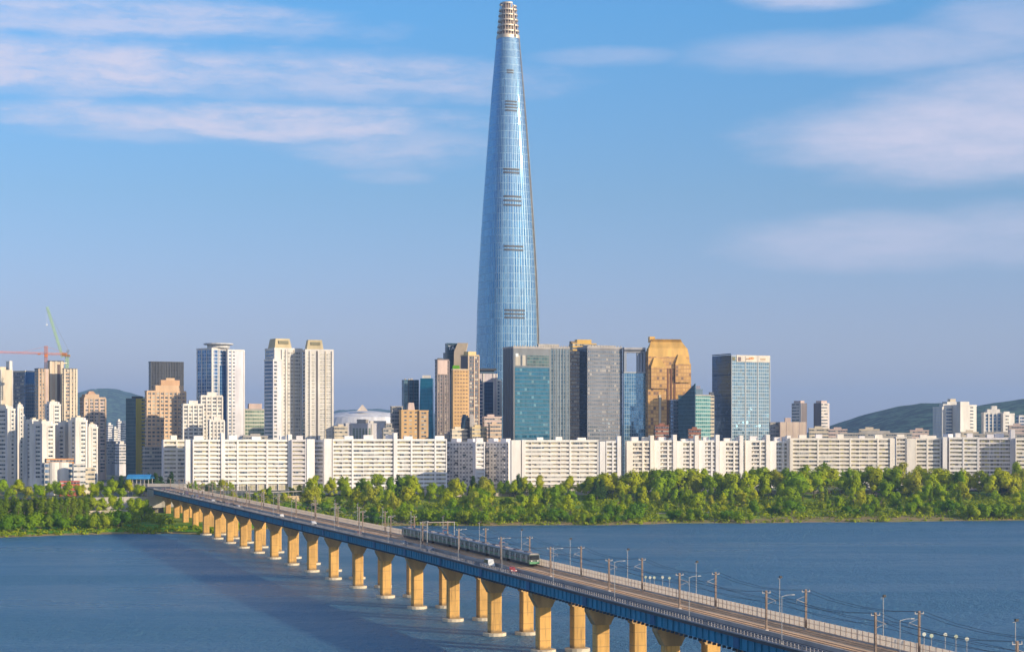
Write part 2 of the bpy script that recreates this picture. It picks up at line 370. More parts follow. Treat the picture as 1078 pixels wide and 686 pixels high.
def patch(q, ths, pys, off=0.0, k=1.0, closed=False, usc=38 * 2 * math.pi / 360, m=0):
    for a, b_ in zip(ths[:-1], ths[1:]):
        for p0, p1 in zip(pys[:-1], pys[1:]):       # p0 lower (bigger row)
            c = [tpt(a, p0, off, k), tpt(b_, p0, off, k), tpt(b_, p1, off, k), tpt(a, p1, off, k)]
            q.face(c, [(a * usc, c[0][2]), (b_ * usc, c[1][2]), (b_ * usc, c[2][2]), (a * usc, c[3][2])], m)
PYS = [505, 470, 430, 400, 370, 345, 320, 300, 285, 265, 250, 235, 220, 205, 190, 165, 140, 120, 100, 90, 80, 70, 60, 50, 41]
m_tglass = grid('tower_curtain_wall', (.07, .20, .34), (.15, .32, .45), (.25, .38, .48), 2.65, 8.8, .62, .4, metal=.85, rough=.03, tilt=.014)
m_champ = wall((.42, .36, .28), .45, .12, .1, .25); m_seam = wall((.20, .15, .09), .5)
q = MB(); q.smooth = True
patch(q, list(np.arange(G1, G0 + 360 + .01, 3.0)), PYS)
sk = q.build('curtain_wall', m_tglass, tower)
bm_ = sk.data
import bmesh
bb = bmesh.new(); bb.from_mesh(bm_); bmesh.ops.remove_doubles(bb, verts=bb.verts, dist=.01); bb.to_mesh(bm_); bb.free()
q = MB(); patch(q, [G0 - .3, -24, -22, G1 + .3], PYS, k=.90); q.build('seam', m_seam, tower)
for th in (G0, G1):
    q = MB()
    for p0, p1 in zip(PYS[:-1], PYS[1:]):
        q.face([tpt(th, p0), tpt(th, p0, 0, .9), tpt(th, p1, 0, .9), tpt(th, p1)])
        q.face([tpt(th - .7, p0, .5), tpt(th + .7, p0, .5), tpt(th + .7, p1, .5), tpt(th - .7, p1, .5)])
    q.build('seam_edge', m_champ, tower)
for py in range(48, 480, 9):
    fr = MB()
    c = [tpt(G0, py, 0, .96), tpt(G1, py, 0, .96), tpt(G1, py - 1.2, 0, .96), tpt(G0, py - 1.2, 0, .96)]; fr.face(c); fr.build('floor_edge', m_champ, tower)
fin = MB()
for th in np.arange(G1 + 3, G0 + 360 - 1, 6.0):
    for p0, p1 in zip(PYS[:-1], PYS[1:]):
        fin.face([tpt(th - .22, p0, .35), tpt(th + .22, p0, .35), tpt(th + .22, p1, .35), tpt(th - .22, p1, .35)])
fin.build('mullions', wall((.36, .47, .56), .4, .05, .1, .3), tower)
m_louv = wall((.045, .05, .06), .6)
def louvre(x0, x1, y, hgt):
    hw = np.interp(y, [p[0] for p in TWP], [p[1] for p in TWP])
    def th_at(px):
        best = min(np.arange(-150, -34, .5), key=lambda t: abs(534.8 + rad(t) / KX * hw * math.cos(R(t)) - px)); return float(best)
    t0, t1 = th_at(x0), th_at(x1); q = MB()
    patch(q, list(np.linspace(t0, t1, 9)), [y + hgt / 2, y - hgt / 2], off=.55)
    patch(q, [t0, t0 + .01], [y + hgt / 2, y - hgt / 2], off=.55); q.build('louvre_band', m_louv, tower)
for (x0, x1, ys_) in ((533.5, 540.5, (77, 79.5)), (532, 544, (110, 113.2, 116.4, 119.6)), (530, 546.5, (181.5, 185)), (530.5, 548.5, (210, 214.3, 219)), (530.5, 550.5, (262, 265.8)), (531, 552, (328.6, 332.4, 336.2))):
    for y in ys_: louvre(x0, x1, y, 1.5 if y < 150 else 1.9)
# crown: open lattice of rings and ribs round a dark core, slit on the right
def arc(q, t0, t1, y0, y1, off0, off1):
    ths = list(np.linspace(t0, t1, max(2, int((t1 - t0) / 6))))
    for a, b_ in zip(ths[:-1], ths[1:]):
        for (o, flip) in ((off1, 0), (off0, 1)):
            q.face([tpt(a, y1, o), tpt(b_, y1, o), tpt(b_, y0, o), tpt(a, y0, o)])
        q.face([tpt(a, y0, off0), tpt(a, y0, off1), tpt(b_, y0, off1), tpt(b_, y0, off0)])
        q.face([tpt(a, y1, off0), tpt(b_, y1, off0), tpt(b_, y1, off1), tpt(a, y1, off1)])
CR = (-16.0, 312.0)
SPL = [(-45.0, 96.0, 6.5), (112.0, 304.0, 3.6)]     # two horns of different height
for (t0, t1, yt) in SPL:
    q = MB(); patch(q, list(np.linspace(t0, t1, 20)), [41, 30, 20, 10, yt + 1], off=-3.2); q.build('crown_core', wall((.17, .13, .11), .7), tower)
    for k, y in enumerate([40, 34, 28.2, 22.4, 16.8, 11.4, yt + 1.0]):
        q = MB(); hh = 3.6 if k == 0 else 1.5; arc(q, t0, t1, y - hh / 2, y + hh / 2, -1.2, .35); q.build('crown_ring', m_champ, tower)
    q = MB()
    for th in np.linspace(t0, t1, int((t1 - t0) / 14)):
        ys_ = [41, 30, 20, 10, yt]
        for p0, p1 in zip(ys_[:-1], ys_[1:]):
            for o in (.1, -1.0):
                q.face([tpt(th - 1.6, p0, o), tpt(th + 1.6, p0, o), tpt(th + 1.6, p1, o), tpt(th - 1.6, p1, o)])
    q.build('crown_ribs', wall((.46, .36, .27), .6), tower)
q = MB(); pts = [tpt(t, 41.5) for t in range(-180, 180, 10)]; q.face(pts); q.build('crown_floor', m_roof, tower)

# ------------------------------------------------------------------ the town behind: exec'd table of blocks
exec_blocks = True
def simple(name, label, blocks, Y, cat='building', group=None):
    r = bld(name, label, blocks[0][1], Y, cat, group); return r

# --- far left
r = bld('apartment_tower', 'cream apartment tower cut by the left edge, below the crane jib', 2, 1800, 'apartment tower')
k = Blk(r, 1, 1, 13, 389, 1800, 18, m_cream); k.fins(m_white, (0, 1)); k.roofbox(m_cream, .05, .6, .2, .8, 3); k.roofbox(m_white, .75, 1, 0, .5, 9)
k2 = Blk(r, -30, -8, 1, 386, 1806, 18, m_cream); k2.bands(m_win)
k3 = Blk(r, 12.5, 12.5, 15.5, 390, 1815, 18, m_greyw); k3.bands(m_win, 3.3, 2.0)
r = bld('office_building', 'slate grey block with bright blue glass upper corner, left of the tower under construction', 26, 1750, 'office building')
k = Blk(r, 14, 26.5, 36.5, 391, 1750, 42, wall((.17, .18, .22)), depth=30); k.leftbands(m_win, 3.4, 1.6); k.bands(m_winblue, 3.4, 1.9, sides=False); k.parapet(m_cream, 1)
q = k.mb(); q.box(.05, k.wr - .05, -.5, 1, k.h - 11.5, k.h - .1); q.build('blue_glass_panel', grid('deep_blue_glass', (.01, .10, .28), (.02, .15, .36), (.02, .1, .2), 2, 2, .1, .1, metal=.4, tilt=.02), r)
for f in (.55, .35): q = k.mb(); q.box(.05, k.wr - .05, -.5, 1, k.h * f, k.h * f + 2.2); q.build('blue_glass_panel', m_winblue, r)
r = bld('apartment_tower', 'pinkish beige apartment tower with central slot and two cranes on its roof', 58, 1720, 'apartment tower')
k = Blk(r, 36.5, 41, 50.5, 388, 1724, 20, m_beige); k.bands(m_win, 3.3, 1.8); k.fins(m_beige, (0, .33, .66, 1), 1.4, .5); k.fins(m_pink, (.85,), 2.2, .6); k.parapet(m_dgrey, .6)
k = Blk(r, 50, 53, 67, 380, 1735, 20, wall((.60, .47, .33))); k.fins(m_cream, (.02, .42, .85), 2.0, .6); k.parapet(m_dgrey, .6)
q = k.mb(); q.box(k.wr * .5, k.wr * .72, -.3, 1, k.zb, k.h - 3); q.build('dark_slot', wall((.13, .09, .08)), r); k.roofbox(m_cream, 1.02, 1.3, .2, .7, 1, z=k.h - 2)
k = Blk(r, 66, 68, 80.5, 388, 1722, 20, m_beige); k.bands(m_win, 3.3, 1.8); k.fins(m_cream, (0, .5, .78, 1), 1.8, .6); k.parapet(m_dgrey, .6)
TWR_Y = 1745; TWR_H = HT(388, 1722)
# cranes
def lattice(q, p, d, hw, n):
    p, d = Vector(p), Vector(d); L = d - p; ax = L.normalized(); x = ax.orthogonal().normalized(); y = ax.cross(x)
    cs = [x * hw + y * hw, x * hw - y * hw, -x * hw - y * hw, -x * hw + y * hw]
    for c in cs: q.tube(p + c, d + c, hw * .2, n=4)
    for i in range(n):
        for k_ in range(4):
            a = p + L * (i / n) + cs[k_]; b_ = p + L * ((i + 1) / n) + cs[(k_ + 1) % 4]; q.tube(a, b_, hw * .12, n=4)
m_orange = wall((.62, .20, .06), .6); m_lime = wall((.42, .62, .22), .6); m_red = wall((.62, .22, .16), .6)
def pt(px, py, Y): return (PX(px, Y), Y, HT(py, Y))
r = thing('tower_crane', 'orange hammerhead tower crane with a long jib reaching past the left edge', 'crane', pt(48.5, 388, 1745))
q = MB(); lattice(q, pt(48.5, 396, 1745), pt(48.5, 364, 1745), 1.1, 12); q.build('mast', m_orange, r)
q = MB(); lattice(q, pt(48.5, 372, 1745), pt(-12, 370.2, 1738), .75, 26); q.build('jib', m_red, r)
q = MB(); lattice(q, pt(48.5, 372.3, 1745), pt(71, 372.6, 1748), .8, 9); q.build('counter_jib', m_orange, r)
q = MB(); q.tube(pt(48.5, 364.5, 1745), pt(20, 371, 1741), .12, n=4); q.tube(pt(48.5, 364.5, 1745), pt(70, 372, 1748), .12, n=4); q.build('tie_cable', m_red, r)
q = MB(); x, y, z = pt(67.5, 373, 1748); q.box(x - 2, x + 2, y - 1, y + 1, z - 1.5, z + 1.6); q.build('counterweight', wall((.35, .16, .06)), r)
q = MB(); x, y, z = pt(48.5, 373.5, 1743); q.box(x - 1, x + 1.4, y - 2, y, z - 2, z + .6); q.build('cab', m_orange, r)
q = MB(); x, y, z = pt(41, 371.8, 1744); q.box(x - 1.2, x + 1.2, y - 1, y + 1, z - 1.4, z); q.build('trolley', m_orange, r)
r = thing('luffing_crane', 'lime green crane with its boom raised steeply on the beige tower', 'crane', pt(70.5, 388, 1756))
q = MB(); lattice(q, pt(70.5, 392, 1756), pt(70.5, 373, 1756), 1.2, 7); q.build('mast', m_lime, r)
q = MB(); lattice(q, pt(66, 376, 1754), pt(49.5, 323, 1748), .85, 22); q.build('boom', m_lime, r)
q = MB(); lattice(q, pt(70, 374, 1756), pt(72, 368, 1757), .7, 3); q.tube(pt(72, 368, 1757), pt(50.5, 326, 1748), .1, n=4); q.build('stay', wall((.2, .22, .2)), r)
q = MB(); x, y, z = pt(71, 374, 1756); q.box(x - 2.4, x + 2.4, y - 2, y + 2, z - 1.3, z + .8); q.build('machinery_deck', wall((.3, .2, .1)), r)
q = MB(); q.tube(pt(49.5, 323.5, 1748), pt(49.3, 341, 1748), .1, n=4); x, y, z = pt(49.3, 341.5, 1748); q.box(x - .7, x + .7, y - .6, y + .6, z - 1, z + .4); q.build('hook', wall((.7, .72, .75)), r)

# --- white apartment cluster at the far left
WT = [('white apartment tower at the left edge with a grey shaded side', -8, 8, 16, 429, 1500), ('slender white apartment tower second from the left edge', 17, 18.5, 24.5, 427, 1520),
      ('white apartment tower with pale blue shaded face and small roof hut, below the slate block', 24.5, 34, 45, 443, 1540),
      ('broad white apartment tower before the crane building, grey left half and cream right half', 31, 44.5, 58, 445, 1480),
      ('white apartment tower with tall twin roof huts below the crane building', 47, 52, 64, 424, 1620),
      ('white apartment tower with deep blue shaded side between two cream faced ones', 58, 68, 79, 446, 1500),
      ('bright cream apartment tower nearest the low orange roofed hall', 72, 79.5, 92, 441, 1490),
      ('narrow white apartment tower to the right of the bright cream one', 90, 93, 103, 448, 1510),
      ('stubby white apartment tower peeping between taller white ones', 11, 14, 27, 437, 1640)]
for (lb, xl, xm, xr, yt, Y) in WT:
    r = bld('apartment_tower', lb, xm, Y, 'apartment tower', 'white towers in the far left cluster')
    k = Blk(r, xl, xm, xr, yt + 2, Y, 44, m_white, depth=16); k.bands(m_win, 3.4, 1.5, y0=505, sides=False, x0=k.wr * .45, x1=k.wr * .82); k.leftbands(m_win, 3.4, 1.5, y0=505, a=.15, b=.5)
    k.lfins(m_lav, (.08, .56), 1.0); k.fins(m_white, (0, .4, .86), 1.1, .5); k.parapet(m_white, 1.0); k.roofbox(m_white, .1, .8, .15, .8, 3.2); k.roofbox(m_cream, .3, .6, .3, .6, 4.6)
    k.roofbox(m_lav, .72, .95, .15, .4, 2.8)

r = bld('apartment_tower', 'beige pink stepped apartment tower with a hipped roof house, right of the crane building', 95, 1760, 'apartment tower')
k = Blk(r, 84, 89, 111, 419, 1760, 24, m_pink); k.bands(m_win, 3.3, 1.6, y0=500); k.fins(m_beige, (0, .22, .45, .7, 1), 1.6, .5); k.parapet(m_beige)
k.roofbox(m_beige, .05, .72, .1, .8, 4); k.roofbox(wall((.45, .28, .18)), .2, .6, .2, .7, 3, 'hipped_roof', .25, k.h + 4)
for i, (xl, xr, yt, Y, lb) in enumerate(((111, 119, 447, 2600, 'small pale distant tower just right of the stepped beige tower'), (118, 124, 451, 2500, 'small white distant block, lowest in the gap beside the yellow edged tower'),
                                      (122, 128, 443, 2700, 'small pale blue distant tower in the middle of the gap under the far hill'), (127, 134, 445, 2450, 'small white distant tower touching the yellow edged tower'),
                                      (112, 122, 464, 2000, 'low grey flats at the foot of the gap under the far hill'), (121, 134, 467, 1950, 'low pale flats beside the foot of the yellow edged tower'))):
    r = bld('apartment_block', lb, xl, Y, 'apartment block', 'small distant blocks in the gap')
    k = Blk(r, xl, xl + (xr - xl) * .35, xr, yt, Y, 35, (m_lav, m_white, m_lav, m_white, m_greyw, m_lav)[i], depth=15); k.bands(m_win, 3.2, 1.4, y0=490); k.roofbox(m_white, .2, .7, .2, .7, 3)
r = bld('office_tower', 'dark teal glass tower with a bright yellow right face, beside the large beige block', 143, 1720, 'office tower')
k = Blk(r, 132.5, 143, 152.5, 419, 1720, 45, grid('teal_dark_glass', (.02, .06, .08), (.04, .10, .12), (.05, .08, .09), 1.8, 3.4, .15, .5, metal=.4, tilt=.02), depth=20)
q = k.mb(); q.box(.02, k.wr, -.3, 1, k.zb, k.h - .1); q.build('yellow_facade', wall((.50, .36, .04)), r)
k.bands(m_win, 3.4, 1.4, e=.5, y0=500, sides=False, x0=k.wr * .6, x1=k.wr * .95); k.roofbox(m_dark, .1, .9, .1, .5, 2); k.plant(2)
r = bld('office_tower', 'black ribbed office tower with a flat roof standing behind the large beige block', 158, 1950, 'office tower')
k = Blk(r, 156.5, 159, 193, 381, 1950, 12, grid('black_glass', (.015, .017, .022), (.03, .034, .04), (.06, .065, .075), 2.6, 3.6, .7, .5, rough=.3, tilt=.01), depth=30); k.parapet(m_dark, .8)
k.fins(wall((.05, .055, .065), .5), [i / 12 for i in range(13)], .8, .5, 'vertical_rib')
r = bld('apartment_block', 'large sandy beige apartment block with stepped roofline, in front of the black ribbed tower', 165, 1680, 'apartment block')
m_sand = wall((.60, .41, .25))
k = Blk(r, 152.5, 155, 195.5, 412, 1680, 18, m_sand, depth=24); k.bands(m_win, 3.6, 1.7, y0=495); k.fins(m_sand, [i / 9 for i in range(10)], 1.3, .4); k.parapet(m_sand, 1)
k.roofbox(m_sand, .22, .95, .08, .8, 6); k.roofbox(wall((.56, .34, .19)), .36, .85, .12, .7, 11); k.roofbox(m_sand, .5, .72, .15, .6, 13)
k2 = Blk(r, 150, 152, 172, 470, 1670, 18, m_conc); k2.bands(m_win, 3.6, 1.6, y0=495)
r = bld('apartment_tower', 'blue glass and white apartment tower with a flat disc roof, left of the twin towers', 222, 1750, 'apartment tower')
m_bgl = grid('blue_balcony_glass', (.05, .15, .32), (.12, .26, .46), (.55, .56, .6), 3.4, 3.5, .5, .6, metal=.6, rough=.12, tilt=.03)
k = Blk(r, 207, 223, 240, 367, 1750, 40, m_bgl, depth=22); k.fins(m_white, (0, .06, .42, .96), 1.1, .5); k.lfins(m_white, (.33, .66, .97), .9, .4); k.parapet(m_white, 1)
q = k.mb(); q.box(k.wr * .45, k.wr * .93, -.7, 1, k.zb, k.h - 16); q.build('tall_glass_bay', grid('bay_glass', (.08, .22, .46), (.14, .30, .54), (.2, .35, .5), 2.5, 3.5, .15, .2, metal=.75, rough=.1, tilt=.015), r)
k2 = Blk(r, 238, 240, 257, 368.5, 1756, 25, m_lav, depth=20); k2.bands(m_winblue, 3.5, 1.4, sides=False, x0=k2.wr * .04, x1=k2.wr * .2); k2.bands(m_win, 3.5, 1.3, sides=False, x0=k2.wr * .3, x1=k2.wr * .42); k2.fins(m_white, (.0, .25, 1), 1, .4); k2.parapet(m_white, .8)
q = MB(); x, y, z = pt(230, 366.5, 1765)
for (rr, z0, z1) in ((11, 0, 3.4), (14.5, 3.4, 4.6)): q.prism([(x + rr * math.cos(t * .314), y + rr * math.sin(t * .314)) for t in range(20)], z + z0, z + z1)
q.build('disc_roof', wall((.5, .5, .5)), r)
r = bld('apartment_block', 'white stepped apartment block of three heights in front of the disc roofed tower', 205, 1620, 'apartment block')
for (xl, xm, xr, yt, Y) in ((191, 193, 214, 426, 1626), (210, 212, 234, 417, 1640), (219, 221, 236, 443, 1612)):
    k = Blk(r, xl, xm, xr, yt, Y, 18, m_white, depth=16); k.bands(m_win, 3.4, 1.8, y0=468); k.fins(m_white, (0, .25, .5, .75, 1), 1.3, .5); k.parapet(m_white); k.roofbox(m_white, .3, .75, .2, .7, 4)
r = bld('office_building', 'low pale green glass office with a grey roof house, left of the twin towers', 260, 1780, 'office building')
k = Blk(r, 256, 258, 279, 431, 1780, 15, wall((.50, .50, .40)), depth=20); k.bands(grid('green_window', (.12, .2, .15), (.25, .33, .22), (.5, .5, .4), 2.4, 50, .3, 0, metal=.3), 3.6, 2.0); k.parapet(m_conc, 1); k.roofbox(m_pink, .2, .85, .1, .7, 6)

# --- twin towers
for (lb, xl, xm, xr, yt, b0, b1) in (('left twin white tower with a sandy trapezoid roof house and a lower shoulder', 279, 289, 318, 367.5, 289.5, 308),
                                     ('right twin white tower with a sandy trapezoid roof house and no shoulder', 318.5, 321.5, 351, 369, 323, 341)):
    r = bld('apartment_tower', lb, xm, 1640, 'apartment tower', 'twin white towers')
    first = xl < 300
    m_tw = grid('tower_balcony_glass', (.22, .22, .20), (.40, .38, .33), (.6, .57, .5), 2.7, 3.35, .4, .7, rough=.2, tilt=.03, g3=(.5, .46, .36), p3=.3)
    k = Blk(r, xl if first else xl, xm if first else xm, xr, yt, 1640, 22 if first else 10, m_white, depth=24)
    if first:
        z = k.h - 12
        k4 = Blk(r, 278.2, 287.5, 296.5, 379, 1632, 40, m_lav, depth=14); k4.leftbands(m_winblue, 3.35, 1.9, a=.05, b=.95); k4.bands(m_win, 3.35, 1.7, sides=False, x0=k4.wr * .1, x1=k4.wr * .45); k4.parapet(m_white, 1)
    x0, x1 = (.30, .98) if first else (.03, .97)
    for f0, f1 in (((.30, .38), (.46, .94)) if first else ((.06, .16), (.20, .34), (.5, .95))):
        k.bands(m_tw, 3.35, 2.1, e=.12, sides=False, x0=k.wr * f0, x1=k.wr * f1, y0=470, off=2.2)
    k.leftbands(m_winblue, 3.35, 1.8)
    k.fins(m_white, ((.28, .42, .96) if first else (.02, .18, .47, .97)), 1.7, 1.0); k.fins(m_cream, ((.7,) if first else (.72,)), .8, .7); k.fins(wall((.16, .14, .13)), ((.44,) if first else (.42,)), 1.6, .5, 'dark_slot'); k.parapet(m_white, 1.4)
    fx0, fx1 = ((b0 - xm) / (xr - xm), (b1 - xm) / (xr - xm)); k.roofbox(wall((.50, .41, .24)), max(.02, fx0), fx1, .05, .8, 10, 'roof_house', .1)
    q = k.mb(); q.box(k.wr * (fx0 + .25 * (fx1 - fx0)), k.wr * (fx0 + .8 * (fx1 - fx0)), k.wl * .06 - .1, k.wl * .4, k.h + 5.2, k.h + 8); q.build('roof_grille', wall((.22, .2, .12)), r)

# --- arena, teal tower, tan flats
r = bld('arena', 'broad white domed hall with a small pointed crest on its roof', 380, 2000, 'arena')
q = MB(); cx, cy = PX(383, 2060), 2060; q.smooth = True
prof = [(46, 8), (46, 22), (44, HT(447, 2060) - 0), (40, HT(439, 2060)), (28, HT(434.5, 2060)), (12, HT(432.5, 2060)), (2, HT(432, 2060))]
N_ = 40
ringp = [[(cx + rr * 1.15 * math.cos(2 * math.pi * t / N_), cy + rr * math.sin(2 * math.pi * t / N_), z) for t in range(N_)] for rr, z in prof]
for a, b_ in zip(ringp[:-1], ringp[1:]): q.loft(a, b_, 0, caps=False)
q.face(ringp[-1]); q.build('dome', wall((.58, .58, .60), .5), r)
q = MB(); x, y, z = pt(381.5, 432.5, 2030); q.loft([(x - 6, y - 3, z), (x + 6, y - 3, z), (x + 6, y + 3, z), (x - 6, y + 3, z)], [(x - .4, y - .3, z + 7), (x + .6, y - .3, z + 7), (x + .6, y + .3, z + 7), (x - .4, y + .3, z + 7)], 0); q.build('crest', wall((.62, .52, .42)), r)
r = bld('department_store', 'lavender grey hall with a row of tall green windows before the white dome', 365, 1720, 'building')
k = Blk(r, 362, 364, 408, 446, 1720, 12, m_lav, depth=30); k.roofbox(m_conc, .3, .55, .2, .8, 4.5); k.roofbox(m_white, .6, .98, .3, .8, 3); k.parapet(m_lav, .8)
for i in range(6):
    q = k.mb(); x = k.wr * (.17 + i * .075); q.box(x, x + k.wr * .045, -.2, 1, k.h - 22, k.h - 4); q.build('tall_window', grid('green_pane', (.08, .14, .11), (.16, .24, .18), (.5, .5, .48), 1.2, 2.4, .1, .2, metal=.2), r)
k.fins(m_white, (.14, .63, .8, 1), 1.5, .5)
m_teal = grid('teal_glass', (.005, .13, .22), (.01, .20, .30), (.01, .12, .18), 1.6, 3.4, .15, .25, metal=.55, rough=.12, tilt=.03)
r = bld('office_tower', 'bright teal glass tower with a slanting right part, behind the sandy flats', 436, 1760, 'office tower')
k = Blk(r, 423, 425.5, 441, 399.5, 1762, 20, grid('slate_teal_glass', (.03, .10, .16), (.07, .16, .22), (.10, .18, .22), 1.8, 3.4, .25, .5, metal=.5, tilt=.02), depth=20); k.fins(m_dgrey, (.3, .62), .8); k.plant(3)
q = MB(); Y = 1752
lo = [(PX(439, Y), Y, 10), (PX(456.5, Y), Y - 2, 10), (PX(456.5, Y), Y + 20, 10), (PX(439, Y), Y + 20, 10)]
hi = [(PX(442.5, Y), Y, HT(398, Y)), (PX(455.5, Y), Y - 2, HT(398, Y)), (PX(455.5, Y), Y + 20, HT(398, Y)), (PX(442.5, Y), Y + 20, HT(398, Y))]
q.loft(lo, hi, 0, 1); q.build('slanted_wing', [m_teal, m_roof], r)
q = MB(); x, y, z = pt(449, 398, 1758); q.box(x - 4, x + 4, y - 3, y + 3, z, z + 2.8); q.build('roof_box', m_white, r)
r = bld('apartment_block', 'sandy orange flats with terraced grey wing and roof trees, in front of the teal tower', 425, 1640, 'apartment block')
k = Blk(r, 420, 422.5, 441, 432, 1580, 18, m_tan, depth=20); k.bands(m_win, 3.4, 1.3, y0=470, sides=False, x0=k.wr * .15, x1=k.wr * .30); k.bands(m_win, 3.4, 1.3, y0=470, sides=False, x0=k.wr * .45, x1=k.wr * .6); k.bands(m_win, 3.4, 1.3, y0=470, sides=False, x0=k.wr * .75, x1=k.wr * .88); k.parapet(m_tan, .7); k.roofbox(m_pink, .4, .8, .2, .8, 7, taper=.12)
k = Blk(r, 440.5, 441.5, 451, 432.5, 1584, 18, wall((.48, .31, .15)), depth=16); k.bands(m_win, 3.4, 1.4, y0=470, sides=False, x0=k.wr * .2, x1=k.wr * .75); k.parapet(m_tan, .7)
for (xl, xr, yt) in ((411, 424, 428), (405, 414, 446), (402, 423, 451)):
    k = Blk(r, xl, xl + 1.5, xr, yt, 1592 - (yt - 428) * .5, 18, m_greyw if yt < 440 else m_conc, depth=14); k.bands(m_win, 3.4, 1.6, y0=470); k.parapet(m_conc, .6)

# --- grey and tan complex left of the supertall tower
r = bld('mixed_use_tower', 'dark stepped tower group with a sandy orange front block and a slanted cream roof fin', 478, 1680, 'tower group')
m_gtan = wall((.23, .19, .18))
k = Blk(r, 458, 460.5, 472.5, 379, 1672, 24, m_gtan, depth=18); k.bands(m_win, 3.3, 1.5, y0=470); k.fins(m_gtan, (0, .2, .45, .6, .82, 1), 1.2, .5); k.parapet(m_gtan, 1); k.roofbox(m_dark, .1, .5, .1, .5, 2)
q = k.mb(); q.box(.3, k.wr * .85, -.62, .5, k.h - 13, k.h - .1); q.build('pink_panel', m_pink, r)  # upper front panel in the pink wall colour
m_dteal = grid('dark_slate_glass', (.015, .045, .075), (.03, .07, .10), (.04, .06, .08), 1.8, 3.3, .15, .5, metal=.35, rough=.15, tilt=.02)
k = Blk(r, 466.5, 469, 480, 371, 1690, 20, m_dteal, depth=20)
k = Blk(r, 468.5, 470, 481.5, 361, 1694, 16, m_dteal, depth=16)
# lettering on the dark roof fin
fc = bpy.data.curves.new('sign_lettering', 'FONT'); fc.body = 'TA'; fc.size = 5.2; fc.extrude = .05; fc.align_x = 'CENTER'
fo = bpy.data.objects.new('t', fc); C.objects.link(fo); dg = bpy.context.evaluated_depsgraph_get(); me = bpy.data.meshes.new_from_object(fo.evaluated_get(dg)); bpy.data.objects.remove(fo)
so_ = bpy.data.objects.new('sign_lettering', me); C.objects.link(so_); me.materials.append(wall((.7, .72, .75)))
p = k.mb().T((k.wr * .45, -.25, k.h - 6.2)); so_.parent = r; so_.location = Vector(p) - r.location; so_.rotation_euler = (R(90), 0, k.A)
q = MB(); Y = 1684
lo = [(PX(477.5, Y), Y, HT(392, Y)), (PX(485.5, Y), Y - 2, HT(392, Y)), (PX(485.5, Y), Y + 14, HT(392, Y)), (PX(477.5, Y), Y + 14, HT(392, Y))]
mid = [(PX(478, Y), Y, HT(370, Y)), (PX(490, Y), Y - 2, HT(372, Y)), (PX(490, Y), Y + 14, HT(372, Y)), (PX(478, Y), Y + 14, HT(370, Y))]
hi = [(PX(481.8, Y), Y, HT(360.8, Y)), (PX(492.5, Y), Y - 2, HT(361, Y)), (PX(492.5, Y), Y + 14, HT(361, Y)), (PX(481.8, Y), Y + 14, HT(360.8, Y))]
q.loft(lo, mid, 0); q.loft(mid, hi, 0); q.build('slanted_fin', wall((.56, .44, .30)), r)
k = Blk(r, 475.5, 477, 493.5, 389, 1612, 14, m_tan, depth=18)
for i in range(5): k.bands(grid('tan_window', (.2, .14, .09), (.32, .2, .1), (.5, .3, .14), 3, 30, .2, 0), 3.3, 1.4, e=.1, y0=448, sides=False, x0=k.wr * (.08 + i * .18), x1=k.wr * (.2 + i * .18), maxn=16)
k.parapet(wall((.6, .45, .3)), .8)
for i in range(3):
    q = k.mb(); x = k.wr * (.1 + .14 * i); q.loft([(x - 1.6, 2, k.h), (x + 1.6, 2, k.h), (x + 1.6, 5, k.h), (x - 1.6, 5, k.h)], [(x - .8, 3, k.h + 4.0), (x + .8, 3, k.h + 4), (x + .8, 4, k.h + 4), (x - .8, 4, k.h + 4)]); q.build('roof_shrub', m_lawn, r)
k = Blk(r, 485, 493, 504, 374, 1630, 35, wall((.16, .13, .13)), depth=16); k.bands(m_win, 3.3, 1.9, y0=470, sides=False, x0=k.wr * .12, x1=k.wr * .5); k.bands(m_win, 3.3, 1.6, y0=470, sides=False, x0=k.wr * .62, x1=k.wr * .95); k.fins(m_beige, (0, .55, 1), 1, .5); k.roofbox(wall((.6, .45, .2)), .0, .75, .0, .6, 3.6); k.parapet(wall((.5, .38, .2)), .8)

r = bld('office_building', 'pale office with dark blue glass centre and flat dark cap below the supertall tower', 512, 1740, 'office building')
k = Blk(r, 501, 503.5, 523.5, 393, 1740, 14, wall((.52, .46, .47)), depth=22)
k.bands(m_winblue, 3.4, 1.8, e=.1, y0=460, sides=False, x0=k.wr * .06, x1=k.wr * .24, off=7); q = k.mb(); q.box(k.wr * .28, k.wr * .8, -.4, 1, k.zb, k.h - 8); q.build('glass_centre', grid('navy_glass', (.01, .05, .14), (.02, .08, .2), (.03, .1, .2), 1.8, 3.4, .15, .4, metal=.5, tilt=.03), r)
k.fins(m_white, (.27, .81, .98), 1.2, .7); q = k.mb(); q.box(-1.5, k.wr * .93, -2, k.wl, k.h + 3, k.h + 5); q.build('roof_cap', m_dark, r); k.roofbox(wall((.05, .1, .16)), .05, .85, .05, .9, 3)
k = Blk(r, 521, 522, 528.5, 400, 1752, 14, m_white, depth=16); k.bands(m_winblue, 3.4, 1.6, y0=460, sides=False, x0=k.wr * .15, x1=k.wr * .6)

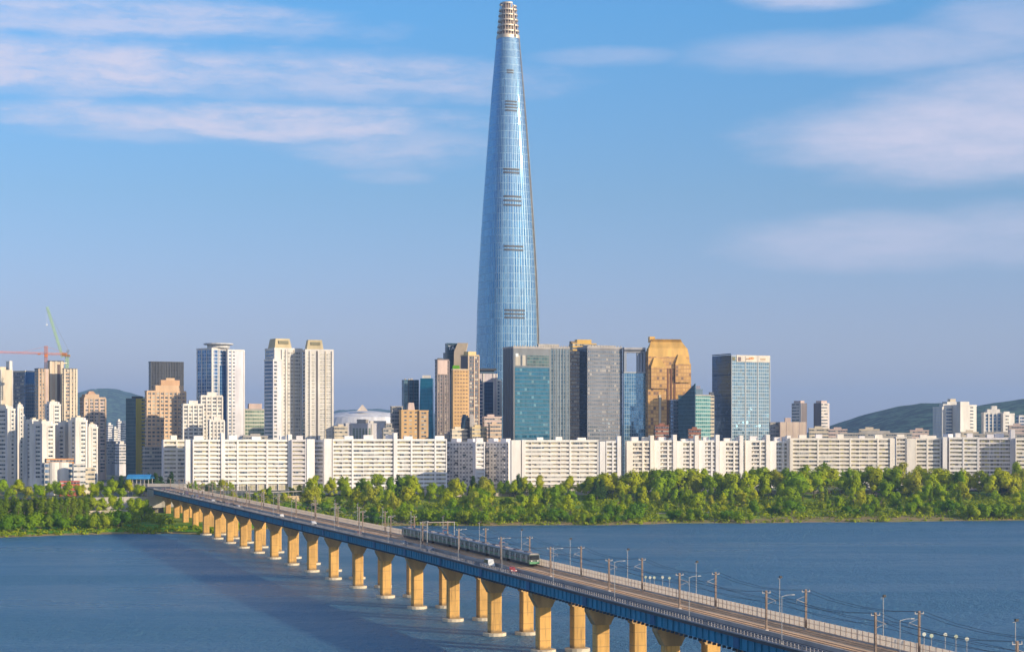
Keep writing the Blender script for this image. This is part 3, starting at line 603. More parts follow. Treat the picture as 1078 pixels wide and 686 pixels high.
# --- low stepped buildings in front of them
r = bld('terrace_building', 'low stepped grey and cream building with slanted roofs below the dark tower group', 500, 1610, 'building')
for (xl, xm, xr, yt, Y, m) in ((468, 470, 482, 457, 1576, m_greyw), (474, 476, 492, 452, 1572, m_cream), (486, 488, 497, 440, 1585, m_greyw), (495, 497, 512, 450, 1570, wall((.56, .44, .24))), (508, 510, 528, 439, 1582, m_pink), (514, 516, 528, 447, 1568, m_beige)):
    k = Blk(r, xl, xm, xr, yt, Y, 20, m, depth=14); k.bands(m_win, 3.4, 1.3, y0=470); k.parapet(m, .7); k.roofbox(m, .2, .6, .2, .7, 2.5)
q = MB(); Y = 1578
q.loft([(PX(483, Y), Y, HT(462, Y)), (PX(489, Y), Y, HT(462, Y)), (PX(489, Y), Y + 9, HT(462, Y)), (PX(483, Y), Y + 9, HT(462, Y))], [(PX(486.8, Y), Y + 2, HT(436, Y)), (PX(490.5, Y), Y, HT(436, Y)), (PX(490.5, Y), Y + 9, HT(436, Y)), (PX(486.8, Y), Y + 9, HT(436, Y))]); q.build('slanted_glass_roof', m_dteal, r)
q = MB(); q.loft([(PX(494.5, Y), Y, HT(455, Y)), (PX(501, Y), Y, HT(455, Y)), (PX(501, Y), Y + 9, HT(455, Y)), (PX(494.5, Y), Y + 9, HT(455, Y))], [(PX(494.5, Y), Y, HT(436, Y)), (PX(498, Y), Y, HT(436, Y)), (PX(498, Y), Y + 9, HT(436, Y)), (PX(494.5, Y), Y + 9, HT(436, Y))]); q.build('slanted_roof_wall', wall((.5, .45, .4)), r)

# --- dark teal framed block
r = bld('office_block', 'big dark block whose grey frame encloses a teal glass front with roof openings', 540, 1660, 'office block')
m_frame = wall((.13, .145, .16), .6); m_gl2 = grid('slate_grid_glass', (.05, .10, .14), (.10, .17, .21), (.20, .23, .25), 2.4, 3.5, .7, .5, metal=.4, tilt=.03)
k = Blk(r, 529.5, 540.5, 579.5, 366, 1655, 26, m_frame, depth=30)
q = k.mb(); q.box(k.wr * .04, k.wr * .97, -.25, 2, k.zb, HT(386, 1655)); q.build('teal_glass_front', grid('teal_front_glass', (.008, .10, .17), (.02, .15, .24), (.015, .08, .13), 2.4, 3.6, .12, 1.1, metal=.55, rough=.05, tilt=.010, g3=(.03, .17, .25), p3=.08), r)
for (f0, f1, mm) in ((.05, .32, m_win), (.36, .95, grid('sky_lobby_glass', (.03, .08, .09), (.07, .15, .15), (.1, .12, .12), 3, 3, .3, .8, metal=.3))):
    q = k.mb(); q.box(k.wr * f0, k.wr * f1, -.3, 2, HT(384.5, 1655), HT(373.5, 1655)); q.build('roof_opening', mm, r)
k.lfins(wall((.10, .12, .15)), (.2, .4, .6, .8), 1, .4)
q = k.mb(); q.box(2, 5, -.45, 0, k.h - 8, k.h - 5); q.build('small_sign', wall((.65, .68, .7)), r)
k2 = Blk(r, 577, 579.5, 599.5, 366.5, 1681, 18, m_gl2, depth=26); k2.fins(wall((.24, .27, .28)), [i / 6 for i in range(7)], .7, .4)
for kk, n in ((k, 14), (k2, 8)):
    kk.parapet(wall((.36, .33, .30)), 1.5); kk.plant(n // 2)
    for i in range(n): q = kk.mb(); x = kk.wr * (i + .5) / n; q.box(x - .4, x + .4, -.3, .4, kk.h + .8, kk.h + 2.6); q.build('parapet_post', m_conc, r)
k2.roofbox(m_conc, -.6, .5, .3, .8, 4)
k3 = Blk(r, 598, 599, 610, 369, 1690, 14, wall((.22, .17, .13)), depth=18); k3.bands(m_win, 3.5, 1.8, y0=470)
r = bld('office_tower', 'golden topped tower mostly hidden between the teal fronted block and grey grid block', 612, 1850, 'office tower')
m_gold = wall((.60, .36, .05), .5); k = Blk(r, 599, 603, 628, 361, 1850, 18, m_gold, depth=24); k.bands(m_win, 3.6, 1.6, e=.1, y0=380); k.roofbox(m_gold, .2, .8, .1, .8, 3.8); k.roofbox(wall((.2, .14, .08)), -.05, .2, .1, .6, 2)

r = bld('office_block', 'grey office block with a regular window grid and a navy shaded side', 618, 1650, 'office block')
k = Blk(r, 608, 618.5, 655, 366, 1680, 30, wall((.20, .20, .21)), depth=30); k.bands(grid('grey_block_window', (.06, .10, .14), (.14, .19, .24), (.22, .215, .22), 2.2, 60, .6, 0, metal=.3, rough=.06, tilt=.012, g3=(.26, .26, .26), p3=.08), 3.5, 1.9, y0=466, off=2.5)
q = k.mb(); q.box(-.4, .02, 0, k.wl, k.zb, k.h - .2); q.build('navy_side', grid('navy_side_glass', (.01, .03, .07), (.02, .05, .10), (.03, .05, .08), 2.4, 3.5, .2, .6, metal=.4, tilt=.02), r)
k.parapet(wall((.33, .31, .30)), 1.5); k.plant(6); k.roofbox(m_conc, .1, .9, .3, .8, 3)
for i in range(12): q = k.mb(); x = k.wr * (i + .5) / 12; q.box(x - .35, x + .35, -.3, .4, k.h + .8, k.h + 2.8); q.build('parapet_post', m_conc, r)
r = bld('office_block', 'blue glass office block with an open roof frame on columns, left of the golden tower', 660, 1664, 'office block')
m_bl = grid('sky_blue_glass', (.06, .17, .29), (.12, .26, .38), (.30, .40, .46), 2.3, 3.5, .3, .35, metal=.65, tilt=.03)
k = Blk(r, 655.5, 657, 679.5, 392, 1694, 14, m_bl, depth=24); k.parapet(wall((.4, .42, .44)), .8)
for (f0, f1, y0_, y1_) in ((0, .12, 0, 4), (.62, .72, 1, 4), (.76, .86, 1, 4), (.9, 1.0, 0, 4), (0, .1, k.wl - 4, k.wl), (.9, 1, k.wl - 4, k.wl)):
    q = k.mb(); q.box(k.wr * f0, k.wr * f1, y0_, y1_, k.h, HT(371, 1694)); q.build('roof_column', wall((.30, .34, .40)), r)
q = k.mb(); q.box(0, k.wr, -.4, k.wl, HT(371, 1694), HT(365.5, 1694)); q.build('roof_frame', wall((.36, .36, .38)), r)
q = k.mb(); q.box(.1, k.wr - .1, -.7, -.4, HT(370, 1694), HT(367.5, 1694)); q.build('roof_louvre', m_dgrey, r)

# --- golden tower
r = bld('golden_tower', 'golden glass tower with stepped and chamfered crown', 700, 1720, 'office tower')
m_goldg = grid('gold_glass', (.50, .28, .08), (.62, .37, .12), (.40, .21, .07), 2.6, 3.5, .35, 1.0, metal=.25, rough=.3, tilt=.03, g3=(.26, .15, .08), p3=.15)
m_golds = wall((.58, .34, .08), .4, .15, .1, .3)
Y = 1690
k = Blk(r, 678.5, 682, 727.5, 393, Y, 16, m_goldg, depth=36)
q = k.mb(); W_, L_ = k.wr, k.wl; z1, z2, z3 = k.h + .003, HT(375, Y), HT(366, Y); zt = HT(356.5, Y)
def rect(x0, x1, y0, y1, z): return [(x0, y0, z), (x1, y0, z), (x1, y1, z), (x0, y1, z)]
q.loft(rect(.3, W_ - .5, .3, L_, z1), rect(.5, W_ - 1.5, .6, L_, z2), 0, 1); q.loft(rect(.5, W_ - 1.5, .6, L_, z2 + .003), rect(1.5, W_ - 3, 2, L_ - 3, z3), 1, 1)
q.loft(rect(2, W_ - 3.4, 2.2, L_ - 3, z3 + .003), rect(4.5, W_ - 9, 6, L_ - 8, zt), 1, 1); q.build('crown', [m_goldg, m_golds], r)
q = k.mb(); q.loft(rect(W_ * .06, W_ * .42, -2.5, 8, z1 - 14), rect(W_ * .06, W_ * .42, -2.5, 8, z1 + 6), 0, 1)
q.loft(rect(W_ * .06, W_ * .42, -2.5, 8, z1 + 6.003), rect(W_ * .14, W_ * .26, -.5, 8, z1 + 15), 1, 1); q.build('gabled_bay', [m_goldg, m_golds], r)
q = k.mb(); q.loft(rect(W_ * .62, W_ * .98, -2.5, 8, z1 - 8), rect(W_ * .62, W_ * .98, -2.5, 8, z1 + 9), 0, 1); q.loft(rect(W_ * .62, W_ * .98, -2.5, 8, z1 + 9.003), rect(W_ * .7, W_ * .82, -.5, 8, z1 + 18), 1, 1); q.build('gabled_bay', [m_goldg, m_golds], r)
for f in (.44, .52, .6): q = k.mb(); q.box(W_ * f, W_ * f + 1.6, -.6, 1, k.zb, z1 + 5); q.build('dark_rib', wall((.16, .07, .03)), r)
q = k.mb(); q.box(W_ * .25, W_ * .30, -1, 1, k.zb, z1 - 20); q.build('pale_rib', m_cream, r)
k5 = Blk(r, 676, 677.5, 687, 374, 1715, 16, wall((.18, .12, .07)), depth=16); k5.roofbox(wall((.2, .12, .06)), .1, .9, .1, .9, 4)
q = k.mb(); q.box(W_ * .1, W_ * .22, 8, 14, zt - 3, zt + 2.6); q.build('roof_box', m_golds, r)

# --- small teal building and glass block
r = bld('office_building', 'small navy office behind the sail fronted teal building, right of the golden tower base', 708, 1700, 'office building')
k = Blk(r, 704.5, 706, 716, 421, 1690, 15, wall((.16, .2, .27)), depth=14); k.bands(m_winblue, 3.4, 1.8); k.parapet(m_lav, .6)
r = bld('sail_building', 'teal office with a pointed dark sail shaped side and green banded front', 731, 1660, 'office building')
m_grn = grid('green_band_glass', (.05, .20, .20), (.14, .34, .30), (.30, .40, .36), 2.4, 3.5, .2, 1.1, metal=.5, tilt=.03)
k = Blk(r, 714, 732, 748, 416, 1662, 40, m_grn, depth=18)
q = k.mb(); q.loft([(-.4, 0, k.zb), (.6, 0, k.zb), (.6, k.wl, k.zb), (-.4, k.wl, k.zb)], [(-.4, 0, HT(403.5, 1662)), (.6, 0, HT(403.5, 1662)), (.6, k.wl, HT(421, 1662)), (-.4, k.wl, HT(421, 1662))]); q.build('sail_wall', grid('sail_glass', (.02, .08, .14), (.05, .14, .21), (.05, .12, .18), 2, 3.5, .2, .4, metal=.6, tilt=.03), r)
k.roofbox(wall((.10, .16, .22)), .15, .6, .1, .5, 6); k.roofbox(wall((.2, .2, .26)), .2, .5, .15, .4, 9); k.parapet(m_conc, .8)
k = Blk(r, 745.5, 746.5, 752, 416, 1676, 14, m_cream, depth=12); k.bands(m_win, 3.4, 1.3); k.roofbox(m_dgrey, .1, .9, .1, .9, 3)

r = bld('glass_office_tower', 'square pale blue glass tower with navy left side and a cream roof sign band', 770, 1680, 'office tower')
m_g25 = grid('pale_curtain_glass', (.07, .17, .26), (.15, .28, .37), (.32, .40, .44), 2.4, 3.4, .35, .7, metal=.6, rough=.05, tilt=.016, g3=(.04, .11, .18), p3=.22)
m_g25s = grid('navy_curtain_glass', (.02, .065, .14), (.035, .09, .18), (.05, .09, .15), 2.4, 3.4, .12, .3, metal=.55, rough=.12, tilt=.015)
k = Blk(r, 750, 770, 810.5, 374.5, 1770, 32, m_g25, depth=30)
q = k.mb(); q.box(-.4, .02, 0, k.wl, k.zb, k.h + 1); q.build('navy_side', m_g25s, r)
k.fins(wall((.44, .47, .48)), (.005, .36, .68, .995), .8, .5); q = k.mb(); q.box(k.wr * .13, k.wr - .1, -.5, .3, k.h - 5.6, k.h + 1); q.build('sign_band', wall((.62, .55, .46)), r)
q = k.mb(); q.box(0, k.wr, 0, k.wl, k.h, k.h + .6); q.build('roof_slab', m_lav, r)
for (f0, f1, dz0, dz1, c) in ((.02, .09, -4.5, -1, (.2, .19, .1)), (.16, .24, -5, -.8, (.16, .11, .11)), (.36, .48, -3.2, -2.2, (.35, .2, .1)), (.44, .58, -2.6, -1.2, (.75, .26, .05)), (.5, .56, -3.4, -.6, (.75, .4, .2)), (.74, .88, -3.2, -2.1, (.4, .26, .12))):
    q = k.mb(); q.box(k.wr * f0, k.wr * f1, -.62, -.3, k.h + dz0, k.h + dz1); q.build('sign_mark', wall(c), r)
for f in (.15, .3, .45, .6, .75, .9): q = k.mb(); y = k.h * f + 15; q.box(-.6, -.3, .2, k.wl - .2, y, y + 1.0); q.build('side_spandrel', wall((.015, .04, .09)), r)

# --- right of the glass tower
r = bld('office_building', 'plain low cream building with a grey left end right of the glass tower', 820, 1700, 'building')
k = Blk(r, 810, 811, 821, 444, 1702, 12, m_greyw, depth=20); k.bands(m_win, 3.6, 1.6)
k = Blk(r, 820, 821.5, 848.5, 444, 1696, 12, wall((.60, .47, .36)), depth=24); k.roofbox(m_pink, .2, .42, .2, .7, 4); k.fins(m_pink, (0, .25, .5, .75, 1), .5, .15)
for (lb, xl, xm, xr, yt, lit) in (('small slender tower with white striped left face and dark right face', 833.5, 843.5, 849.5, 424, 0), ('small slender tower with dark left face and white striped right face', 856.5, 864.5, 873, 424, 1)):  # last flag only picks which facade takes the white wall colour
    r = bld('apartment_tower', lb, xm, 2300, 'apartment tower'); mm = (wall((.16, .135, .135)), wall((.62, .55, .5)))
    k = Blk(r, xl, xm, xr, yt, 2300, 46, mm[0], depth=14); k.roofbox(m_pink, .2, .9, .2, .9, 3)
    if lit: q = k.mb(); q.box(.1, k.wr, -.3, 1, k.zb, k.h); q.build('white_face', mm[1], r); k.bands(m_win, 4, 1.7, e=.5, y0=452, sides=False, x0=.2, x1=k.wr * .75)
    else: q = k.mb(); q.box(-.3, 1, .1, k.wl, k.zb, k.h); q.build('white_face', mm[1], r); k.leftbands(m_win, 4, 1.7, e=.5, y0=456, a=.2, b=.95)
r = bld('apartment_tower', 'large white apartment block with stepped roof huts in front of the wooded hill', 995, 1900, 'apartment tower')
k = Blk(r, 982, 992, 1011, 429, 1900, 28, m_white, depth=26); k.leftbands(m_lav, 3.4, 1, a=.1, b=.9, y0=460); k.bands(m_winblue, 3.5, 1.9, y0=460, sides=False, x0=k.wr * .2, x1=k.wr * .95); k.fins(m_white, (0, .16, .55, 1), 1, .6); k.parapet(m_white)
k2 = Blk(r, 1003, 1011, 1028, 427, 1890, 40, m_white, depth=24); k2.bands(m_win, 3.5, 1.4, y0=460, sides=False, x0=k2.wr * .6, x1=k2.wr * .8); k2.parapet(m_white)
k.roofbox(m_white, .1, .5, .1, .5, 4); k.roofbox(m_white, .35, .95, .15, .7, 6.5); k.roofbox(m_cream, .55, .85, .2, .5, 9.5); k2.roofbox(m_white, .05, .6, .1, .6, 4.5)
r = bld('apartment_tower', 'white apartment tower with vertical blue window strips, near the right edge', 1045, 1900, 'apartment tower')
k = Blk(r, 1033, 1036, 1055, 435, 1900, 16, m_white, depth=20)
for f in (.08, .3, .52, .76): k.bands(m_winblue, 3.5, 2.6, y0=460, sides=False, x0=k.wr * f, x1=k.wr * (f + .14))
k.fins(m_white, (0, .25, .47, .7, 1), 1.2, .7); k.parapet(m_white); k.roofbox(m_white, .2, .9, .1, .7, 4.5); k.roofbox(m_white, .45, .75, .2, .6, 8)
k = Blk(r, 1054, 1056, 1068, 436, 1895, 30, m_white, depth=20); k.bands(m_win, 3.5, 1.5, y0=460, sides=False, x0=k.wr * .2, x1=k.wr * .5); k.parapet(m_white); k.roofbox(m_white, .1, .6, .2, .7, 3)
r = bld('apartment_tower', 'grey lavender apartment tower cut by the right edge', 1076, 1950, 'apartment tower')
k = Blk(r, 1070, 1073, 1098, 438, 1950, 16, m_lav, depth=20); k.bands(m_winblue, 3.5, 1.9, y0=460); k.fins(m_white, (0, .3, .6, 1), 1.2, .6); k.parapet(m_white)

# --- low roofs showing over the slab blocks
ROOFS = [(872, 892, 452, 1800, 'low pink walled building left of the wooded hill'), (905, 926, 452, 1760, 'low cream building with a roof hut below the hill slope'), (958, 978, 453, 1770, 'low pink building left of the large white block'),
         (1012, 1030, 455, 1740, 'low white building at the foot of the large white block'), (1062, 1080, 448, 1720, 'low pink building at the right edge below the lavender tower'), (852, 872, 451, 1780, 'low white greenish building under the slender tower with the dark left face'),
         (884, 960, 456, 1690, 'long low grey building behind the long right slab block'), (1020, 1078, 457, 1660, 'long low grey building behind the rightmost slab block'), (690, 704, 448, 1640, 'brown block at the foot of the golden tower'),
         (725, 738, 452, 1625, 'low red roofed house at the foot of the sail shaped building'), (352, 366, 449, 1640, 'low pale block left of the hall with green windows'), (256, 282, 459, 1600, 'low grey block below the pale green office')]
for (x0, x1, yt, Y, lb) in ROOFS:
    r = bld('low_building', lb, x0, Y, 'building')
    m = m_pink if 'pink' in lb else wall((.30, .12, .07)) if ('red' in lb or 'brown' in lb) else m_conc if 'grey' in lb else m_cream
    k = Blk(r, x0 - 1, x0, x1, yt, Y, 10, m, depth=14); k.bands(m_win, 3.4, 1.2, y0=466); k.parapet(m, .6); k.roofbox(m, .3, .7, .2, .7, 2.4)

# ------------------------------------------------------------------ white slab apartment blocks along the river
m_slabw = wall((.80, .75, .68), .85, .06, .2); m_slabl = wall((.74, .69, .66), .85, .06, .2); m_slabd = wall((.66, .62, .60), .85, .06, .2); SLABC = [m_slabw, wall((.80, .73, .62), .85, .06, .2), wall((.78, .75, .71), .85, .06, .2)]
m_encl = grid('enclosed_balcony', (.20, .20, .19), (.46, .43, .36), (.62, .58, .52), 1.6, 3.35, .2, .3, rough=.15, tilt=.02, g3=(.5, .47, .4), p3=.2)
def slab(label, x0, x1, yt, Y, a, pillars, towers=(), wallm=m_slabw, pitch=3.35, gable=None, bal=1.45, low=512, huts=3, glaz=None, depth=12, seed=0):
    r = bld('slab_block', label, x0, Y, 'apartment block', 'white slab blocks along the river')
    if wallm is m_slabw: wallm = SLABC[int(x0) % 3]
    k = Blk(r, x0 if gable is None else gable, x0, x1, yt, Y, a, glaz or m_balc, depth=depth)
    zb = max(k.zb, HT(low, Y)); cx = lambda px: (PXl(px, k))
    edges = sorted([0.0] + [cx(p) for p in pillars] + [k.wr])
    z = k.h - .9
    q = k.mb(); q.box(-.05, k.wr + .05, -1.35, k.wl + .05, k.h - .9, k.h + .9); q.build('roof_parapet', wallm, r)
    z -= pitch; n = 0; gz_ = random.Random(int(x0) + 5)
    while z > zb and n < 15:
        for j, (e0, e1) in enumerate(zip(edges[:-1], edges[1:])):
            if e1 - e0 < 3: continue
            q = k.mb(); q.box(e0 + .5, e1 - .5, -1.3, 0, z - .3, z + bal); q.build('balcony', wallm, r)
            if gz_.random() < .42 and e1 - e0 > 7:
                wd = (e1 - e0 - 1) * gz_.uniform(.15, .5); xa = e0 + .5 + (e1 - e0 - 1 - wd) * gz_.random(); q = k.mb(); q.box(xa, xa + wd, -1.22, -.1, z + bal, z + pitch - .32); q.build('balcony_glazing', (m_win, m_encl)[gz_.random() < .6], r)
        z -= pitch; n += 1
    for e0, e1 in zip(edges[:-1], edges[1:]):          # party walls between the flats
        m_ = int((e1 - e0) / 7.5)
        for j in range(1, m_):
            q = k.mb(); x = e0 + (e1 - e0) * j / m_; q.box(x - .16, x + .16, -1.32, .1, k.zb, k.h - .95); q.build('party_wall', wallm, r)
    for e in edges:
        q = k.mb(); q.box(max(-.1, e - .7), min(k.wr + .1, e + .7), -1.6, .4, k.zb, k.h + .4); q.build('pillar', wallm, r)
    for (px, wpx, up) in towers:
        e = cx(px); wd = wpx * Y / F / 2; q = k.mb(); q.box(e - wd, e + wd, -2.2, 5, k.zb, k.h + up); t = q.build('stair_tower', wallm, r)
    for s_, x in ((0, -.15), (1, k.wr + .15)):
        q = k.mb(); q.box(min(x, x + (.5 if s_ == 0 else -.5)), max(x, x + (.5 if s_ == 0 else -.5)), -1.4, k.wl + .1, k.zb, k.h + .6); q.build('end_wall', m_lav if s_ == 0 else wallm, r)  # left ends get lavender: their shade is put into the wall colour
    rng = random.Random(x0)
    for i in range(huts):
        f = (i + rng.uniform(.2, .8)) / huts; wd = rng.uniform(2.0, 4.0); q = k.mb(); x = f * k.wr
        q.box(max(.5, x - wd), min(k.wr - .5, x + wd), 3, 8, k.h + .9, k.h + rng.uniform(2.6, 4.6)); q.build('roof_hut', m_slabl if rng.random() < .5 else wallm, r)
    return k
def PXl(px, k):
    t = (px - 539) / F; return (t * k.Y - k.X) / (math.cos(k.A) - t * math.sin(k.A))
slab('leftmost small white slab block next to the bridge end', 172, 200, 463.5, 1452, 6, (186,), huts=1)
slab('long white slab block above the bridge end with one tall stair tower', 203, 305, 463.5, 1430, 7, (220, 250, 281), ((197.5, 5, .6), (234.5, 4, 6), (305, 4, 5)), huts=4)
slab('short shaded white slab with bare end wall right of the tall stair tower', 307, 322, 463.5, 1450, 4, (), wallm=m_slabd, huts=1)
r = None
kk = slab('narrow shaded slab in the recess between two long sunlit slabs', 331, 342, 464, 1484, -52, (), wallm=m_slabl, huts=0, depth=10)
slab('long white slab block below the white domed hall', 350, 470, 463, 1470, 7, (371, 416, 433, 458), ((345, 8, 1.2), (416, 4, 6), (327, 8, .8)), huts=5)
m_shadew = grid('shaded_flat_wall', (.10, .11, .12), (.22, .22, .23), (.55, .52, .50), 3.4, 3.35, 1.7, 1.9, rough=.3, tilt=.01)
def shadeslab(label, xl, xr, yt, Y, a, huts=2):
    r = bld('slab_block', label, xr, Y, 'apartment block', 'white slab blocks along the river')
    k = Blk(r, xl, xr, xr + .2, yt, Y, a, m_shadew, depth=11)
    q = k.mb(); q.box(-.3, k.wr + .2, -.2, k.wl + .1, k.h - .4, k.h + .9); q.build('roof_parapet', m_slabl, r)
    z = k.h - 3.9; n = 0
    while z > HT(510, Y):
        for j in range(max(1, int(k.wl / 8))):
            y = (j + .5) * k.wl / max(1, int(k.wl / 8)); q = k.mb(); q.box(-1.1, 0, y - 1.3, y + 1.3, z - .2, z + 1.1); q.build('balcony', m_slabl if (j + n) % 3 else m_dgrey, r)
        z -= 3.35; n += 1
    q = k.mb(); q.box(0, k.wr + .02, -.25, .0, k.zb, k.h + .5); q.build('end_wall', m_slabw, r)
    for i in range(huts):
        q = k.mb(); y = k.wl * (i + .5) / huts; q.box(2, 8, y - 3, y + 3, k.h + .9, k.h + 3.6); q.build('roof_hut', m_slabl, r)
    return k
shadeslab('grey shaded flats with dotted balconies, left of a dark evergreen', 468, 502, 466, 1500, 52)
q = slab('narrow bright white slab end between two grey shaded blocks', 500.5, 510, 466, 1488, 10, (), huts=1, glaz=m_slabw)
shadeslab('grey shaded flats with dotted balconies, touching the big front slab with bare end wall', 509, 535, 466, 1496, 52)
slab('nearest and brightest white slab block, with a bare lavender end wall', 549, 629.5, 464, 1430, 8, (600,), ((543, 10, .8), (551, 4, .8)), huts=3, bal=1.6)
slab('short white slab with a dark evergreen at its left foot', 638, 652, 465, 1500, 8, (645,), ((634, 6, .5), (651.5, 4, 5)), huts=0)
UN = [(661, 688, 'leftmost slab of the saw tooth row behind the river trees'), (690, 712, 'second slab from the left in the saw tooth row'), (714, 735, 'third slab from the left in the saw tooth row'), (737, 757, 'fourth slab from the left in the saw tooth row'), (759, 782, 'fifth slab from the left in the saw tooth row, under the glass tower'),
      (786, 810, 'sixth slab of the saw tooth row, half hidden by trees'), (812, 832, 'last slab of the saw tooth row, joined to the long right slab')]
m_unit = grid('small_window_wall', (.12, .12, .11), (.28, .26, .20), (.64, .58, .50), 2.6, 3.35, 1.1, 1.6, rough=.3, tilt=.02, g3=(.4, .38, .24), p3=.2)
for i, (x0, x1, lb) in enumerate(UN):
    k = slab(lb, x0 + 3.5, x1, 465 - (i % 2) * .8, 1500 + i * 6, 12, ((x0 + x1) / 2 + 2,), ((x0 + 1.5, 6.5, .8), (x1 - 2, 4.0, 5.5)), huts=2, glaz=m_unit, bal=.9)
slab('long low white slab block in the middle of the right bank, under the slender towers', 832, 940, 462, 1530, 8, (861, 895, 924), ((939, 5, .6), (833, 3, .8)), huts=5)
slab('small slab set back behind the right end of the long right slab', 943, 954, 460.5, 1580, 8, (), huts=1, glaz=m_unit)
slab('white slab with lavender end wall and a dark slit on its right', 964, 990, 462, 1525, 8, (976,), ((959, 9, .5),), huts=2)
shadeslab('narrow dark shaded slab face in the slit between two lit right slabs', 989, 998.5, 461, 1535, 50, 1)
slab('bright white slab below the large white apartment block', 999, 1029.5, 461, 1520, 8, (1014,), ((994.5, 4.5, 1),), huts=2)
slab('grey banded older slab with dark strips, second from the right edge', 1030, 1064, 461.5, 1560, 6, (), ((1066, 4.5, 8),), wallm=m_slabl, bal=1.1, huts=2)
slab('slab block cut by the right edge of the view', 1069, 1120, 462, 1545, 8, (1085, 1100), huts=2)

# --- low hall with orange roof at the left
r = bld('community_hall', 'low white and glass hall with orange brick roof level, below the white apartment cluster', 60, 1330, 'building')
k = Blk(r, 44, 47, 76, 487, 1330, 16, wall((.52, .48, .42)), depth=24); k.bands(m_winblue, 4, 2.2, y0=520, e=.15)
k2 = Blk(r, 47, 49, 78, 482.5, 1342, 16, wall((.52, .24, .08)), depth=20); k2.bands(m_win, 4, 1.4, y0=488)
for f in (.15, .5): q = k.mb(); x = k.wr * f; q.prism([(x + 4 + 4 * math.cos(t * .52), 1 + 3 * math.sin(t * .52)) for t in range(12)], k.zb, k.h + .4); q.build('round_bay', m_white, r)
k3 = Blk(r, 76, 77.5, 90, 488, 1325, 12, wall((.58, .56, .52)), depth=18); k3.bands(m_win, 4, 1.2, y0=520)
k4 = Blk(r, 62, 63, 84, 506, 1310, 12, wall((.38, .08, .05)), depth=10); k4.bands(m_win, 3, 1.1, y0=520)
k5 = Blk(r, 88, 89, 100, 492, 1340, 12, m_cream, depth=12); k5.bands(m_win, 3.4, 1.3, y0=520)
r = bld('canopy_station', 'station canopy with a bright blue roof beyond the bridge end', 145, 1290, 'canopy')
q = MB(); x0, x1, Y = PX(133, 1290), PX(158, 1290), 1290; z = HT(504, Y)
n = 8
for i in range(n):
    a0, a1 = math.pi * i / n, math.pi * (i + 1) / n; f = lambda a: (Y + 8 - 8 * math.cos(a), z + 3.2 * math.sin(a))
    q.face([(x0, *f(a0)), (x1, *f(a0)), (x1, *f(a1)), (x0, *f(a1))])
q.build('roof', wall((.04, .24, .50), .5), r)
for i in range(6):
    q = MB(); x = x0 + (x1 - x0) * (i + .5) / 6; q.tube((x, Y + 1, 8), (x, Y + 1, z), .3); q.tube((x, Y + 15, 8), (x, Y + 15, z), .3); q.build('post', m_conc, r)
q = MB(); q.box(x0, x1 + 24, Y + 2, Y + 12, HT(513, Y), HT(509, Y)); q.build('platform', m_conc, r)

# ------------------------------------------------------------------ the bridge
DL = Vector((13.053, -40, 0)).normalized(); NR = (-DL[1], DL[0])      # along (towards the camera) / across (to the far side)
def edgez(t):                                                         # level of the near girder top
    return 20.0 - max(0, 14.5 - t) * .36 if t < 14.5 else 20.0
def BP(tau, s, dz=0.0, z=None):
    return (-13.053 * tau + 161.5 + NR[0] * s, 40 * tau + NR[1] * s, (edgez(tau) + dz) if z is None else z)
m_girder = wall((.011, .195, .33), .5, .15, .3); m_girdj = wall((.012, .10, .22), .6); m_pier = wall((.60, .345, .10), .85, .16, .25); m_cap = wall((.42, .27, .12), .85, .2, .3)
nt = m_pier.node_tree; b = nt.nodes['Principled BSDF']; src = b.inputs['Base Color'].links[0].from_socket
gm = nt.nodes.new('ShaderNodeNewGeometry'); pz = SEP(nt, gm.outputs['Position']); nz = NOISE(nt, gm.outputs['Position'], .9, 4, .6)
mpz = nt.nodes.new('ShaderNodeMapping'); mpz.inputs['Scale'].default_value = (1.6, 1.6, .09); nt.links.new(gm.outputs['Position'], mpz.inputs[0])
run = SMOOTH(nt, NOISE(nt, mpz.outputs[0], 1.0, 4, .6), .52, .72)                       # rust and rain runs down the concrete
tide = SMOOTH(nt, M_(nt, 'ADD', pz[2], M_(nt, 'MULTIPLY', nz, 1.6)), 1.9, 2.9, 1.0, 0.0)  # tide mark
c_ = MIX(nt, M_(nt, 'MULTIPLY', M_(nt, 'MAXIMUM', run, M_(nt, 'MULTIPLY', M_(nt, 'LESS_THAN', M_(nt, 'FRACT', M_(nt, 'DIVIDE', pz[2], 3.1)), .06), .7)), .7), src, (.20, .12, .055)); nt.links.new(MIX(nt, M_(nt, 'MULTIPLY', tide, .75), c_, (.13, .10, .06)), b.inputs['Base Color'])
m_foot = wall((.60, .50, .36), .85, .12, .3); m_road = wall((.085, .08, .08), .85, .15, .1); m_kerb = wall((.40, .37, .34)); m_steel = wall((.34, .33, .33), .5); m_ballast = wall((.82, .52, .28), .95, .22, .5)
m_rust = wall((.36, .27, .21), .7, .4, .5); m_lamp = wall((.36, .36, .35), .5); m_ral = wall((.30, .28, .28), .6)
mt, nt, b = newmat('translucent_panel')
df = nt.nodes.new('ShaderNodeBsdfDiffuse'); df.inputs[0].default_value = (.78, .71, .62, 1); tr_ = nt.nodes.new('ShaderNodeBsdfTranslucent'); tr_.inputs[0].default_value = (.95, .85, .74, 1)
mx = nt.nodes.new('ShaderNodeMixShader'); mx.inputs[0].default_value = .5; nt.links.new(df.outputs[0], mx.inputs[1]); nt.links.new(tr_.outputs[0], mx.inputs[2])
